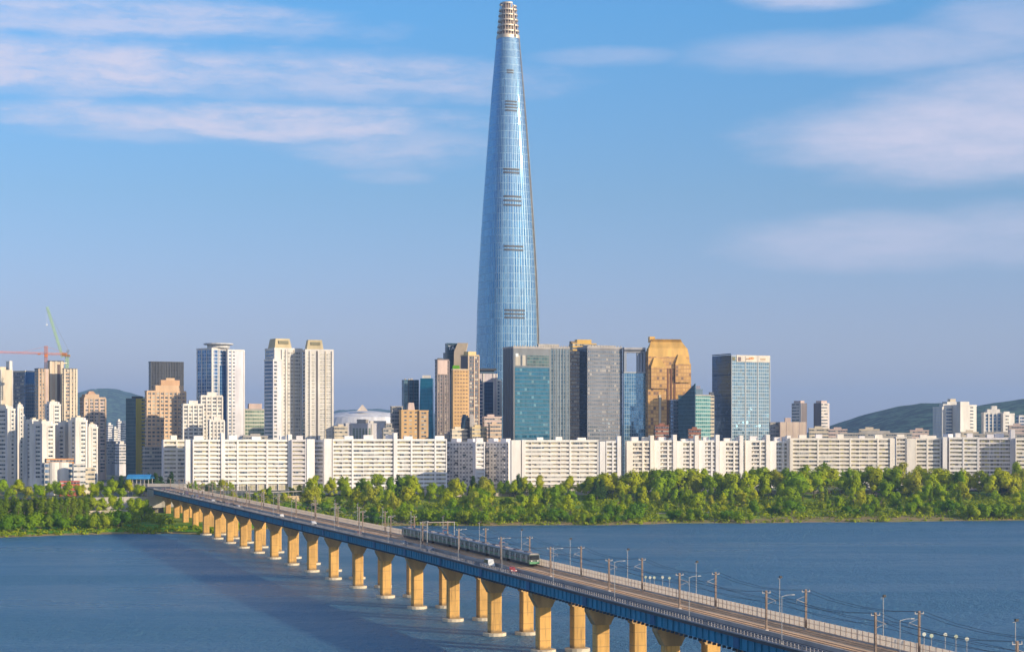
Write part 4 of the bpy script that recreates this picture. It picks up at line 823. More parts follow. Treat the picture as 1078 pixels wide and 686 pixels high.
clr = nt.nodes.new('ShaderNodeBsdfTransparent'); clr.inputs[0].default_value = (.95, .93, .88, 1); mx2 = nt.nodes.new('ShaderNodeMixShader'); mx2.inputs[0].default_value = .38; nt.links.new(mx.outputs[0], mx2.inputs[1]); nt.links.new(clr.outputs[0], mx2.inputs[2]); nt.links.new(mx2.outputs[0], nt.nodes['Material Output'].inputs[0])
m_panel = mt
bridge = thing('railway_bridge', 'long blue steel girder railway bridge on sandy concrete piers across the river', 'bridge', BP(16, 4, z=0))
def bar(q, t0, t1, s0, s1, z0, z1, m=0, mt=None):
    c = lambda t, s, z: BP(t, s, z)
    lo = [c(t1, s0, z0), c(t0, s0, z0), c(t0, s1, z0), c(t1, s1, z0)]; hi = [c(t1, s0, z1), c(t0, s0, z1), c(t0, s1, z1), c(t1, s1, z1)]
    q.loft(lo, hi, m, mt)
SPANS = [25.75 - i for i in range(-5, 25)]           # tau at each pier (i = -5 is on land)
for a, b_ in zip(SPANS[:-1], SPANS[1:]):
    q = MB(); bar(q, b_ + .001, a - .001, -4.4, .9, -.45, .15, 0); q.build('road_deck', m_road, bridge)
    q = MB(); bar(q, b_ + .001, a - .001, 10.6, 14.2, -.45, .15, 0); q.build('road_deck', m_road, bridge)
    q = MB(); bar(q, b_ + .001, a - .001, .95, 10.55, -.45, .62, 0); q.build('track_bed', m_ballast, bridge)
    q = MB(); bar(q, b_, a, .6, .94, .16, .95, 0); bar(q, b_, a, 10.3, 10.54, .63, .95, 0); q.build('bed_kerb', m_kerb, bridge)
    q = MB()
    for s in (2.6, 4.05, 6.9, 8.35): bar(q, b_, a, s - .06, s + .06, .63, .80)
    q.build('rails', wall((.55, .35, .2), .6, .1, .3), bridge)
    q = MB()
    for i in range(60):
        t = b_ + (a - b_) * (i + .5) / 60
        for s in (2.1, 6.4): bar(q, t - .003, t + .003, s, s + 2.5, .625, .66)
    bar(q, b_, a, 2.2, 8.8, .621, .63); q.build('sleepers', wall((.70, .45, .25)), bridge)
    for (sg, nm) in ((-3.7, 0), (3.5, 1), (6.5, 1), (13.2, 0)):
        q = MB(); bar(q, b_ + .004, a - .004, sg - .12, sg + .12, -2.65, -.45); bar(q, b_ + .004, a - .004, sg - .4, sg + .4, -2.75, -2.65); bar(q, b_ + .004, a - .004, sg - .4, sg + .4, -.55, -.451)
        if nm == 0:
            for i in range(14):
                t = b_ + (a - b_) * (i + .5) / 14; bar(q, t - .003, t + .003, sg - .35, sg + .35, -2.65, -.55)
        q.build('girder', m_girder, bridge)
    q = MB(); bar(q, a - .03, a + .03, -4.25, -3.9, -2.6, -.5); q.build('splice_plate', m_girdj, bridge)
    q = MB()                                          # cross frames and hanging bracket ends
    for i in range(9):
        t = b_ + (a - b_) * (i + .5) / 9; bar(q, t - .006, t + .006, -3.8, 13.0, -2.2, -1.5); 
    for i in range(18):
        t = b_ + (a - b_) * (i + .5) / 18; bar(q, t - .005, t + .005, -4.35, -3.7, -3.25, -2.75)
    q.build('cross_frames', wall((.03, .05, .07)), bridge)
    for s in (-4.3, 14.1):
        q = MB(); bar(q, b_, a, s - .2, s + .2, .15, .4); bar(q, b_, a, s - .05, s + .05, 1.2, 1.3); bar(q, b_, a, s - .04, s + .04, .75, .82)
        for i in range(28):
            t = b_ + (a - b_) * (i + .5) / 28; bar(q, t - .0022, t + .0022, s - .07, s + .07, .4, 1.28)
        q.build('railing', m_ral, bridge)
    if b_ > 2:
        q = MB(); bar(q, b_, a, 10.42, 10.5, .95, 2.75); w_ = q.build('noise_barrier', m_panel, bridge)
        q = MB()
        for i in range(20):
            t = b_ + (a - b_) * i / 20; bar(q, t - .0012, t + .0012, 10.36, 10.54, .95, 2.8)
        bar(q, b_, a, 10.34, 10.41, 1.9, 1.98); q.build('barrier_posts', wall((.35, .28, .25)), w_)
def oct_(tau, s, z, hl, hs, ch):
    L = 42.076; pts = [(-hl + ch, -hs), (hl - ch, -hs), (hl, -hs + ch), (hl, hs - ch), (hl - ch, hs), (-hl + ch, hs), (-hl, hs - ch), (-hl, -hs + ch)]
    return [BP(tau - p[0] / L, s + p[1], z=z) for p in pts]
for i in range(-4, 24):
    tau = 25.75 - i; zt = edgez(tau) - 2.8; gz = -2.0
    x, y, _ = BP(tau, 0, z=0); gz = max(-2.0, float(groundZ(x, y)) - 1)
    p = MB(); hl = 1.55
    prof = [(-3.6, zt), (-3.6, zt - 1.3), (-1.9, zt - 4.4)]
    s_in = [(1.9 + (9.5 - 3.8) * f, zt - 1.5 - 2.9 * (abs(2 * f - 1)) ** 2.4) for f in np.linspace(0, 1, 11)]
    prof += [(s_in[0][0], s_in[0][1])] + s_in[1:-1] + [s_in[-1]] + [(11.4, zt - 4.4), (13.0, zt - 1.3), (13.0, zt)]
    L = 42.076
    A_ = [BP(tau + hl / L, s, z=z) for s, z in prof]; B_ = [BP(tau - hl / L, s, z=z) for s, z in prof]
    n = len(prof)
    for j in range(n): p.face([A_[j], A_[(j + 1) % n], B_[(j + 1) % n], B_[j]])
    # end faces as strips under the cap top
    for E_ in (A_, B_):
        idx = [0, 1, 2] + list(range(3, n))
        for j in range(1, n - 2):
            s0, s1 = prof[j][0], prof[j + 1][0]
            if s1 - s0 < .01: continue
            tt = tau + (hl if E_ is A_ else -hl) / L
            p.face([E_[j], E_[j + 1], BP(tt, s1, z=zt), BP(tt, s0, z=zt)])
    pier = p.build('pier', m_cap, bridge)
    for s in (0, 9.5):
        q = MB(); q.loft(oct_(tau, s, gz, 1.5, 1.75, .35), oct_(tau, s, zt - 4.2, 1.5, 1.75, .35)); q.v = q.v; q.build('column', m_pier, pier)
        if gz < 0:
            q = MB(); P0 = [BP(tau - 3.3 * math.cos(k_ * .3927) / L, s + 3.3 * math.sin(k_ * .3927), z=-1.5) for k_ in range(16)]; P1 = [(v[0], v[1], .85) for v in P0]; q.loft(P0, P1); q.build('footing', m_foot, pier)
    q = MB()
    for sg in (-4.0, 3.5, 6.5, 13.0): bar(q, tau - .02, tau + .02, max(sg - .5, -3.3), min(sg + .5, 13), -2.79, -2.75)
    q.build('bearing_pads', m_dgrey, pier)
# abutment on the far bank and the viaduct that leads on to the station
r = bridge
q = MB(); bar(q, 30.76, 31.6, -4.4, 14.2, -12, -.46); q.build('abutment', m_conc, bridge)
q = MB(); bar(q, 30.76, 34, -4.4, 14.2, -.45, .4); q.build('approach_deck', m_road, bridge)

# street furniture on the bridge
def mast(label):
    r = thing('catenary_mast', label, 'mast', (0, 0, 0), 'catenary masts beside the track')
    q = MB()
    for (x, y) in ((-.13, -.13), (.13, -.13), (.13, .13), (-.13, .13)): q.box(x - .04, x + .04, y - .04, y + .04, 0, 7.9)
    for i in range(13): z = .3 + i * .58; q.tube((-.16, -.18, z), (.16, -.18, z + .5), .035, n=4); q.tube((-.16, .18, z + .5), (.16, .18, z), .035, n=4); q.tube((-.18, -.16, z), (-.18, .16, z + .5), .035, n=4); q.tube((.18, -.16, z + .5), (.18, .16, z), .035, n=4)
    q.box(-.10, .10, -.10, .10, 0, 7.8); q.build('post', m_rust, r)
    q = MB(); q.tube((0, 0, 5.2), (2.0, 0, 5.9), .05, n=5); q.tube((0, 0, 6.6), (2.0, 0, 5.9), .04, n=5); q.tube((2.0, 0, 5.9), (2.0, 0, 5.2), .03, n=4); q.build('cantilever', m_steel, r)
    q = MB(); q.box(-.9, .9, -.06, .06, 7.35, 7.47); q.build('crossarm', m_steel, r)
    for x in (-.8, .8): q = MB(); q.tube((x, 0, 7.47), (x, 0, 7.85), .09, .06); q.build('insulator', wall((.5, .48, .44)), r)
    q = MB(); q.box(-.35, .35, -.35, .35, 0, .35); q.build('plinth', m_kerb, r)
    return r
bang = math.atan2(NR[1], NR[0])
ml = 'rusty lattice catenary mast standing on the near kerb of the track'; mr = 'rusty lattice catenary mast standing between the far track and the pale noise barrier'
m0 = None
for i in range(-4, 20):
    tau = 25.75 - i - .04
    for (s, lb, rz) in ((1.4, ml, bang), (9.9, mr, bang + math.pi)):
        loc = BP(tau, s, .62)
        if m0 is None: m0 = mast(lb); m0.location = loc; m0.rotation_euler = (0, 0, rz)
        else: dup(m0, loc, rz, 1.0, lb, 'catenary masts on the near kerb' if lb is ml else 'catenary masts along the noise barrier')
m0['group'] = 'catenary masts on the near kerb'
def lamp(label):
    r = thing('street_lamp', label, 'street lamp', (0, 0, 0), 'lamps')
    q = MB(); q.tube((0, 0, 0), (0, 0, 9.0), .08, .055); q.build('pole', m_lamp, r)
    q = MB(); q.tube((0, 0, 8.9), (1.0, 0, 9.15), .055, n=5); q.tube((1.0, 0, 9.15), (2.2, 0, 9.2), .05, n=5); q.build('arm', m_lamp, r)
    q = MB(); q.box(1.9, 2.6, -.12, .12, 9.12, 9.26); q.build('lamp_head', wall((.42, .42, .40)), r)
    q = MB(); q.box(-.2, .2, -.2, .2, 0, .5); q.build('base', m_kerb, r)
    return r
l0 = None
for i in range(-4, 20):
    tau = 25.75 - i - .45; loc = BP(tau, -3.9, .16)
    lb = 'grey single arm street lamp on the near railing side of the bridge'
    if l0 is None: l0 = lamp(lb); l0.location = loc; l0.rotation_euler = (0, 0, bang); l0['group'] = 'street lamps along the near railing'
    else: dup(l0, loc, bang, 1, lb, 'street lamps along the near railing')
def cctv(label):
    r = thing('camera_pole', label, 'pole', (0, 0, 0), 'tall thin poles along the far railing')
    q = MB(); q.tube((0, 0, 0), (0, 0, 9.0), .09, .07); q.build('pole', m_lamp, r)
    q = MB(); q.tube((-.5, 0, 8.7), (.25, 0, 8.85), .05, n=5); q.build('bracket', m_steel, r)
    q = MB(); q.box(-.05, .5, -.2, .2, 8.85, 9.3); q.build('lamp_head', m_dark, r)
    return r
c0 = None
for i in range(-4, 20):
    tau = 25.75 - i - .59; loc = BP(tau, 13.7, .16); lb = 'tall thin pole with a dark lamp head on the far railing side of the bridge'
    if c0 is None: c0 = cctv(lb); c0.location = loc; c0.rotation_euler = (0, 0, bang)
    else: dup(c0, loc, bang, 1, lb)
# overhead wires
for (nm, s, dz, lb) in (('contact_wire', 3.35, 5.75, 'thin dark contact wire over the near track'), ('contact_wire', 7.65, 5.75, 'thin dark contact wire over the far track'), ('feeder_wire', .6, 8.4, 'sagging feeder wire on the near side of the near masts'), ('feeder_wire', 2.2, 8.4, 'sagging feeder wire on the track side of the near masts'), ('feeder_wire', 9.1, 8.4, 'sagging feeder wire on the track side of the far masts'), ('feeder_wire', 10.7, 8.4, 'sagging feeder wire on the river side of the far masts'),
                        ('messenger_wire', 3.35, 6.6, 'thin messenger wire above the near contact wire'), ('messenger_wire', 7.65, 6.6, 'thin messenger wire above the far contact wire')):
    q = MB()
    for i in range(-4, 19):
        for j in range(4):
            f0, f1 = j / 4, (j + 1) / 4; sag = 1.3 if nm != 'contact_wire' else .1
            q.tube(BP(25.71 - i - f0, s, dz - 4 * sag * f0 * (1 - f0)), BP(25.71 - i - f1, s, dz - 4 * sag * f1 * (1 - f1)), .035, n=3)
    tag(q.build(nm, wall((.04, .035, .035), .6), None, BP(16, s, dz)), lb, 'wire', 'overhead wires of the railway')
# portal beam and round signs
r = thing('gantry', 'light steel portal gantry spanning both tracks above the train', 'gantry', BP(14.55, 1.2, .6))
for s in (1.1, 10.2): q = MB(); q.tube(BP(14.55, s, .6), BP(14.55, s, 8.6), .15); q.build('post', m_lamp, r)
q = MB(); bar(q, 14.545, 14.555, 1.1, 10.2, 8.35, 8.6); q.build('beam', wall((.36, .30, .26)), r)
SG = []
for (px, py) in ((679.6, 607), (684.3, 607.5), (688.7, 607.5), (697.5, 607), (704.7, 608), (972.8, 667), (980.5, 668.5), (995, 667.5), (1006.3, 669.5), (1017.8, 672)):
    qv = (px - 539) / F; s = 14.0; tau = (161.5 + NR[0] * s - qv * NR[1] * s) / (13.053 + 40 * qv); SG.append((tau, s, HT(py, 40 * tau + NR[1] * s)))
s0 = None
for i, (tau, s, z) in enumerate(SG):
    first = i < 5; base = BP(tau, s, 1.25); hh = max(1.5, z - base[2])
    lb = ('leftmost', 'second', 'middle', 'fourth', 'rightmost')[i % 5] + ' of the five small round signs on the far railing ' + ('near mid bridge' if first else 'near the right edge')
    r = thing('round_sign', lb, 'sign', base, 'round signs near mid bridge' if first else 'round signs near the right edge')
    q = MB(); q.tube(base, (base[0], base[1], base[2] + hh), .06); q.build('post', m_lamp, r)
    q = MB(); q.tube((base[0], base[1] - .14, base[2] + hh), (base[0], base[1] - .07, base[2] + hh), .34, n=14); q.build('sign_face', wall((.66, .68, .58) if i % 2 else (.5, .56, .42), .5), r)

# ------------------------------------------------------------------ train
TT = 12.45
train = thing('commuter_train', 'long grey green commuter train running on the far track towards the viewer', 'train', BP(TT, 7.6, .8))
m_trs = wall((.14, .17, .155), .35, .1, .5, .5); m_trw = grid('train_window', (.02, .03, .035), (.05, .07, .07), (.28, .30, .27), 2.2, 30, .45, 0, rough=.1, tilt=.02); m_trg = wall((.10, .30, .14), .5); m_trr = wall((.40, .36, .33), .5)
cl_ = 19.6 / 42.076
for c in range(7):
    t0 = TT + c * 20.1 / 42.076; t1 = t0 + cl_
    q = MB(); bar(q, t0, t1, 6.1, 9.1, 1.75, 4.2, 0, 1); q.loft([BP(t1, 6.1, 4.203), BP(t0, 6.1, 4.203), BP(t0, 9.1, 4.203), BP(t1, 9.1, 4.203)], [BP(t1, 6.6, 4.5), BP(t0, 6.6, 4.5), BP(t0, 8.6, 4.5), BP(t1, 8.6, 4.5)], 1)
    car = q.build('carriage', [m_trs, m_trr], train)
    for (s0_, s1_) in ((6.04, 6.2), (9.0, 9.16)):
        q = MB(); bar(q, t0 + .01, t1 - .01, s0_, s1_, 2.75, 3.65); q.build('window_strip', m_trw, car)
        q = MB(); bar(q, t0, t1, s0_ + .02, s1_ - .02, 2.3, 2.5); q.build('green_stripe', m_trg, car)
        for d in range(4):
            q = MB(); td = t0 + cl_ * (d + .5) / 4; bar(q, td - .015, td + .015, s0_ - .03, s1_ + .03, 1.85, 3.9); q.build('door', wall((.42, .43, .40), .4, .1, .5, .4), car)
    for f in (.2, .7): q = MB(); bar(q, t0 + cl_ * f, t0 + cl_ * (f + .16), 6.9, 8.3, 4.49, 4.75); q.build('roof_unit', wall((.22, .19, .2)), car)
    q = MB(); bar(q, t0 + .03, t1 - .03, 6.4, 8.8, 1.0, 1.75); q.build('underframe', m_dark, car)
    if c in (1, 4, 6):
        q = MB(); tm = t0 + cl_ / 2; q.tube(BP(tm, 7.2, 4.5), BP(tm + .03, 7.2, 5.3), .06, n=4); q.tube(BP(tm + .03, 7.2, 5.3), BP(tm - .01, 7.6, 5.75), .06, n=4); q.tube(BP(tm - .01, 6.8, 5.75), BP(tm - .01, 8.4, 5.75), .07, n=4); q.build('pantograph', wall((.4, .12, .1)), car)
    if c == 0:
        q = MB(); bar(q, t0 - .006, t0 + .01, 6.35, 8.85, 2.85, 4.0); q.build('windscreen', wall((.02, .025, .03), .15), car)
        q = MB(); bar(q, t0 - .004, t0 + .01, 6.15, 9.05, 1.6, 2.2); q.build('green_front', m_trg, car)
        for s in (6.7, 8.5): q = MB(); bar(q, t0 - .008, t0 + .01, s - .18, s + .18, 2.35, 2.6); q.build('headlight', wall((.8, .78, .7), .3), car)

# ------------------------------------------------------------------ cars on the side roads
def vehicle(kind, label, tau, s, color, rev=False):
    L, W, H = {'car': (4.4, 1.8, 1.45), 'van': (5.0, 1.95, 2.1), 'truck': (6.5, 2.1, 2.8)}[kind]
    r = thing(kind, label, kind, BP(tau, s, .16), 'queue at the far end' if 'queue' in label else 'lone cars on the near road' if 'lone' in label else 'vehicles on the bridge'); lam = 42.076
    dirn = 1 if not rev else -1
    c = lambda x, y, z: BP(tau - dirn * x / lam, s + dirn * y, .16 + z)
    def bx(q, x0, x1, y0, y1, z0, z1, tx0=0, tx1=0, ty=0):
        q.loft([c(x0, y0, z0), c(x1, y0, z0), c(x1, y1, z0), c(x0, y1, z0)], [c(x0 + tx0, y0 + ty, z1), c(x1 - tx1, y0 + ty, z1), c(x1 - tx1, y1 - ty, z1), c(x0 + tx0, y1 - ty, z1)])
    h = W / 2; pm = wall(color, .35, .03, .5)
    q = MB()
    if kind == 'truck': bx(q, -L / 2, .9, -h, h, .9, H, 0, 0, .02); bx(q, 1.0, L / 2, -h * .95, h * .95, .45, H * .8, 0, .5, .08)
    else: bx(q, -L / 2, L / 2, -h, h, .3, .82, .1, .15, .05); bx(q, -L / 2 + .25, L / 2 - (.5 if kind == 'van' else 1.2), -h * .95, h * .95, .82, H, .3, .55, .14)
    q.build('body', pm, r)
    q = MB(); g0 = .9 if kind != 'truck' else H * .45
    if kind == 'truck': bx(q, L / 2 - 1.3, L / 2 - .25, -h * .97, h * .97, 1.3, 1.95, .1, .3, .06)
    else: bx(q, -L / 2 + .35, L / 2 - (.55 if kind == 'van' else 1.3), -h * .97, h * .97, .9, H - .14, .2, .45, .1)
    q.build('windows', wall((.02, .025, .03), .15), r)
    for x in (-L * .31, L * .31):
        for y in (-h + .1, h - .1): q = MB(); q.tube(c(x, y - .1, .33), c(x, y + .1, .33), .33, n=10); q.build('wheel', m_dark, r)
    for y in (-h * .7, h * .7): q = MB(); bx(q, L / 2 - .16, L / 2 - .04, y - .16, y + .16, .55, .72); q.build('headlight', wall((.8, .8, .75), .2), r)
def tau_at(px, s):
    qv = (px - 539) / F; return (161.5 + NR[0] * s - qv * NR[1] * s) / (13.053 + 40 * qv)
for (k_, px, s, colr, rev, lb) in (('van', 515, -1.6, (.55, .56, .55), 0, 'white van on the near side road below the train front'), ('car', 538.5, -1.6, (.26, .05, .05), 0, 'red car on the near side road, just ahead of the white van'),
        ('car', 545, 12.4, (.45, .10, .08), 1, 'red car on the far side road beside the train front'), ('truck', 525, 12.4, (.45, .30, .36), 1, 'pinkish box truck on the far side road behind the train'), ('truck', 490, 12.4, (.60, .52, .36), 1, 'cream truck on the far side road above the train roof'),
        ('car', 243, -1.6, (.04, .04, .05), 1, 'dark car on the near side road close to the far bank'), ('car', 224, -1.6, (.35, .36, .38), 1, 'grey car on the near side road, following the dark car'), ('car', 183, -1.6, (.04, .04, .05), 1, 'black car at the far end of the near side road'), ('truck', 196, -1.6, (.10, .08, .12), 1, 'dark truck at the far end of the near side road'), ('van', 207, -1.6, (.10, .11, .16), 1, 'dark blue van between dark truck and grey car'),
        ('car', 330, -1.6, (.5, .5, .52), 0, 'silver car alone on the near side road a third of the way across'), ('car', 425, -1.6, (.06, .09, .14), 0, 'navy car on the near side road below the gantry')):
    vehicle(k_, lb, tau_at(px, s), s, colr, rev)

rq = random.Random(3)
CARC = ((.03, .03, .035), (.06, .06, .07), (.3, .3, .32), (.55, .55, .55), (.10, .07, .09), (.05, .07, .12))
for i in range(16):
    px = 172 + i * 5.2 + rq.uniform(-1, 1); vehicle('car', 'small dark or grey car in the queue at the far bridge end', tau_at(px, -1.9 if i % 2 else -.6), -1.9 if i % 2 else -.6, CARC[rq.randrange(6)], True)
for px in (296, 377, 452): vehicle('car', 'lone car driving along the near side road between bank and train front', tau_at(px, -1.6), -1.6, CARC[rq.randrange(6)], True)
# ------------------------------------------------------------------ walls and poles on the bank
def dpt(px, d, Y0=1300):
    Y = Y0
    for _ in range(6): Y = float(shoreY(PX(px, Y))) + d
    return PX(px, Y), Y
def bankwall(label, p0, p1, d, zt, th=.6, mat=m_conc, name='retaining_wall', zb=None):
    (xa, ya), (xb, yb) = dpt(p0, d), dpt(p1, d); g = float(groundZ(xa, ya))
    L = math.hypot(xb - xa, yb - ya); q = MB((xa, ya, 0), math.atan2(yb - ya, xb - xa)); z0 = g - 1.5 if zb is None else zb
    q.box(0, L, 0, th, z0, zt); n = int(L / 6)
    for i in range(n + 1): x = L * i / max(1, n); q.box(x - .2, x + .2, -.15, 0, z0, zt)
    q.box(-.1, L + .1, -.1, th + .1, zt, zt + .25)
    return tag(q.build(name, mat, None, (xa, ya, g)), label, 'wall')
bankwall('long pale retaining wall at the foot of the left trees, left of the bridge end', 86, 134, 140, 8.5, mat=wall((.5, .42, .32)))
bankwall('low dark wall behind the grassy bank right beside the bridge end', 134, 172, 150, 9.0, mat=wall((.14, .12, .11)))
bankwall('pale roadside wall seen under the shaded flats through the trees', 440, 540, 222, 14.3, mat=wall((.55, .47, .40)))
bankwall('pale roadside wall below the front slab block', 542, 655, 226, 14.2, mat=wall((.52, .46, .40)))
bankwall('ochre terrace wall with planting just beyond the bridge, under the long slab', 236, 318, 205, 13.4, mat=wall((.50, .36, .20)))
bankwall('pale roadside wall under the long right slab block', 800, 960, 222, 14.0, mat=wall((.52, .44, .36)))
bankwall('grey viaduct wall behind the bridge end at the left', 100, 170, 190, 15.5, mat=m_conc)
r = thing('pergola', 'long flat roofed walkway on thin posts in front of the long slab, beyond the bridge', 'pergola', (*dpt(262, 212), 11))
(xa, ya), (xb, yb) = dpt(258, 212), dpt(322, 212); L = math.hypot(xb - xa, yb - ya); an = math.atan2(yb - ya, xb - xa)
q = MB((xa, ya, 0), an); q.box(0, L, 0, 4, 16.6, 17.0); q.build('roof', wall((.34, .30, .27)), r)
for i in range(12): q = MB((xa, ya, 0), an); x = L * (i + .5) / 12; q.tube((x, .4, 10), (x, .4, 16.6), .18); q.tube((x, 3.6, 10), (x, 3.6, 16.6), .18); q.build('post', m_conc, r)

# ------------------------------------------------------------------ trees
def leafmat(name, stops):
    m, nt, b = newmat(name); oi = nt.nodes.new('ShaderNodeObjectInfo'); tc = nt.nodes.new('ShaderNodeTexCoord')
    rp = nt.nodes.new('ShaderNodeValToRGB'); nt.links.new(oi.outputs['Random'], rp.inputs[0])
    while len(rp.color_ramp.elements) < len(stops): rp.color_ramp.elements.new(.5)
    for e, (p, c) in zip(rp.color_ramp.elements, stops): e.position = p; e.color = (*c, 1)
    n = NOISE(nt, tc.outputs['Object'], .45, 3, .6)
    c = MIX(nt, SMOOTH(nt, n, .3, .7), MIX(nt, 1.0, rp.outputs[0], (.62, .72, .6), 'MULTIPLY'), MIX(nt, 1.0, rp.outputs[0], (1.25, 1.15, 1.0), 'MULTIPLY'))
    nt.links.new(c, b.inputs['Base Color']); b.inputs['Roughness'].default_value = .7; b.inputs['Specular IOR Level'].default_value = .06
    t = nt.nodes.new('ShaderNodeBsdfTranslucent'); nt.links.new(c, t.inputs[0]); mx = nt.nodes.new('ShaderNodeMixShader'); mx.inputs[0].default_value = .38
    nt.links.new(b.outputs[0], mx.inputs[1]); nt.links.new(t.outputs[0], mx.inputs[2]); nt.links.new(mx.outputs[0], nt.nodes['Material Output'].inputs[0])
    return m
m_leaf = leafmat('spring_leaves', [(0, (.20, .33, .004)), (.2, (.33, .44, .006)), (.45, (.48, .54, .008)), (.62, (.53, .53, .012)), (.72, (.45, .43, .05)), (.82, (.40, .52, .008)), (1, (.26, .42, .006))])
m_leafw = leafmat('willow_leaves', [(0, (.10, .22, .006)), (.4, (.17, .31, .008)), (.75, (.27, .39, .01)), (1, (.34, .40, .02))])
m_leafd = leafmat('dark_leaves', [(0, (.035, .08, .014)), (.5, (.055, .11, .02)), (1, (.04, .095, .018))])
m_leafp = leafmat('poplar_leaves', [(0, (.14, .22, .008)), (.5, (.19, .28, .01)), (1, (.27, .33, .012))])
m_bark = wall((.14, .10, .07), .9, .2, .8)
def crown_mesh(name, seed, lobes, n, size, mat, big=False):
    rng = np.random.RandomState(seed); L = np.array(lobes)           # x y z rx ry rz
    vol = (L[:, 3] * L[:, 4] * L[:, 5]) ** .67; pick = rng.choice(len(L), n, p=vol / vol.sum())
    d = rng.randn(n, 3); d /= np.linalg.norm(d, axis=1, keepdims=True); rr = (rng.rand(n) ** .16)[:, None]
    c = L[pick, :3] + d * L[pick, 3:6] * rr * (1 + .12 * rng.randn(n, 1))
    cc = (L[:, :3] * vol[:, None]).sum(0) / vol.sum(); sp = np.maximum(np.abs(L[:, :3] - cc).max(0) + .05, .05); dc = (c - cc) / sp; dc /= np.linalg.norm(dc, axis=1, keepdims=True) + 1e-6
    if big: dc = d
    nr = d * .75 + dc * .95 + rng.randn(n, 3) * .28 + np.array([0, 0, .22]); nr /= np.linalg.norm(nr, axis=1, keepdims=True)
    t = np.cross(nr, rng.randn(n, 3)); t /= np.linalg.norm(t, axis=1, keepdims=True); bt = np.cross(nr, t)
    s = (size * (.55 + .8 * rng.rand(n)))[:, None]; s2 = s * (.5 + .4 * rng.rand(n, 1))
    v = np.stack([c - t * s - bt * s2 * .3, c + bt * s2 * -1.0, c + t * s + bt * s2 * .3, c + bt * s2], 1).reshape(-1, 3)
    me = bpy.data.meshes.new(name); me.from_pydata(v.tolist(), [], np.arange(4 * n).reshape(-1, 4).tolist()); me.materials.append(mat); return me
def trunk_mb(seed, h, r, limbs, spread):
    rng = random.Random(seed); q = MB(); z = 0; p = Vector((0, 0, -.4))
    for k in range(4):
        t = Vector((rng.uniform(-.25, .25), rng.uniform(-.25, .25), h * (k + 1) / 4)); q.tube(p, t, r * (1 - k * .2), r * (1 - (k + 1) * .2), 7); p = t
    for i in range(limbs):
        z0 = h * rng.uniform(.35, .9); a = rng.uniform(0, 6.28); e = spread * rng.uniform(.5, .9); q.tube((0, 0, z0), (e * math.cos(a), e * math.sin(a), z0 + h * rng.uniform(.15, .4)), r * .4, r * .12, 5)
    return q
def tree_proto(kind, seed):
    rng = random.Random(seed * 13 + len(kind))
    if kind == 'broadleaf_tree':
        lob = []
        for i in range(13):
            a = rng.uniform(0, 6.28); f = rng.uniform(.15, 1) ** .6; z = rng.uniform(.34, .95); wd = .30 * math.sin(min(1, (1.05 - z) * 1.55) * math.pi / 2) + .05
            lob.append((a and wd * f * math.cos(a), wd * f * math.sin(a), z - .06, rng.uniform(.09, .15), rng.uniform(.09, .15), rng.uniform(.08, .14)))
        lob.append((0, 0, .62, .2, .2, .27)); mat = m_leaf; n = 1500; sz = .036; th, tr = .6, .02
    elif kind == 'willow_bush':
        lob = [(rng.uniform(-.42, .42), rng.uniform(-.35, .35), rng.uniform(.25, .75), rng.uniform(.18, .28), rng.uniform(.18, .28), rng.uniform(.16, .26)) for i in range(11)]; mat = m_leafw; n = 1100; sz = .055; th, tr = .4, .03
    elif kind == 'poplar_tree':
        lob = [(rng.uniform(-.035, .035), rng.uniform(-.035, .035), .16 + .78 * i / 11, (.085 + .03 * rng.random()) * (1 - (i / 12) ** 3), .1 * (1 - (i / 12) ** 3), .1) for i in range(12)]; mat = m_leafp; n = 900; sz = .028; th, tr = .7, .014
    else:
        lob = [(rng.uniform(-.05, .05), rng.uniform(-.05, .05), .2 + .7 * i / 9, .24 * (1 - i / 10) + .05, .24 * (1 - i / 10) + .05, .09) for i in range(10)]; mat = m_leafd; n = 1100; sz = .036; th, tr = .75, .018
    r = thing(kind, 'tree', 'tree', (0, -3000, -100)); me = crown_mesh('crown', seed, lob, n, sz, mat)
    c = bpy.data.objects.new('crown', me); C.objects.link(c); c.parent = r
    t = trunk_mb(seed, th, tr, 5, .2).build('trunk', m_bark, None); t.parent = r
    return r
PROTO = {k: [tree_proto(k, s) for s in range(nv)] for k, nv in (('broadleaf_tree', 8), ('willow_bush', 5), ('poplar_tree', 3), ('conifer_tree', 3))}
USED = set(); COUNT = {k: 0 for k in PROTO}
ZONES = [(0, 'below the white tower cluster'), (105, 'near the blue canopy'), (172, 'near the bridge end'), (330, 'below the domed hall'), (470, 'below the grey shaded flats'), (545, 'before the nearest slab block'), (640, 'before the saw tooth slab row'), (835, 'before the long right slab'), (960, 'near the right edge')]
KW = {'broadleaf_tree': 'round light green tree', 'willow_bush': 'low bushy willow', 'poplar_tree': 'narrow upright green poplar', 'conifer_tree': 'dark green evergreen tree'}
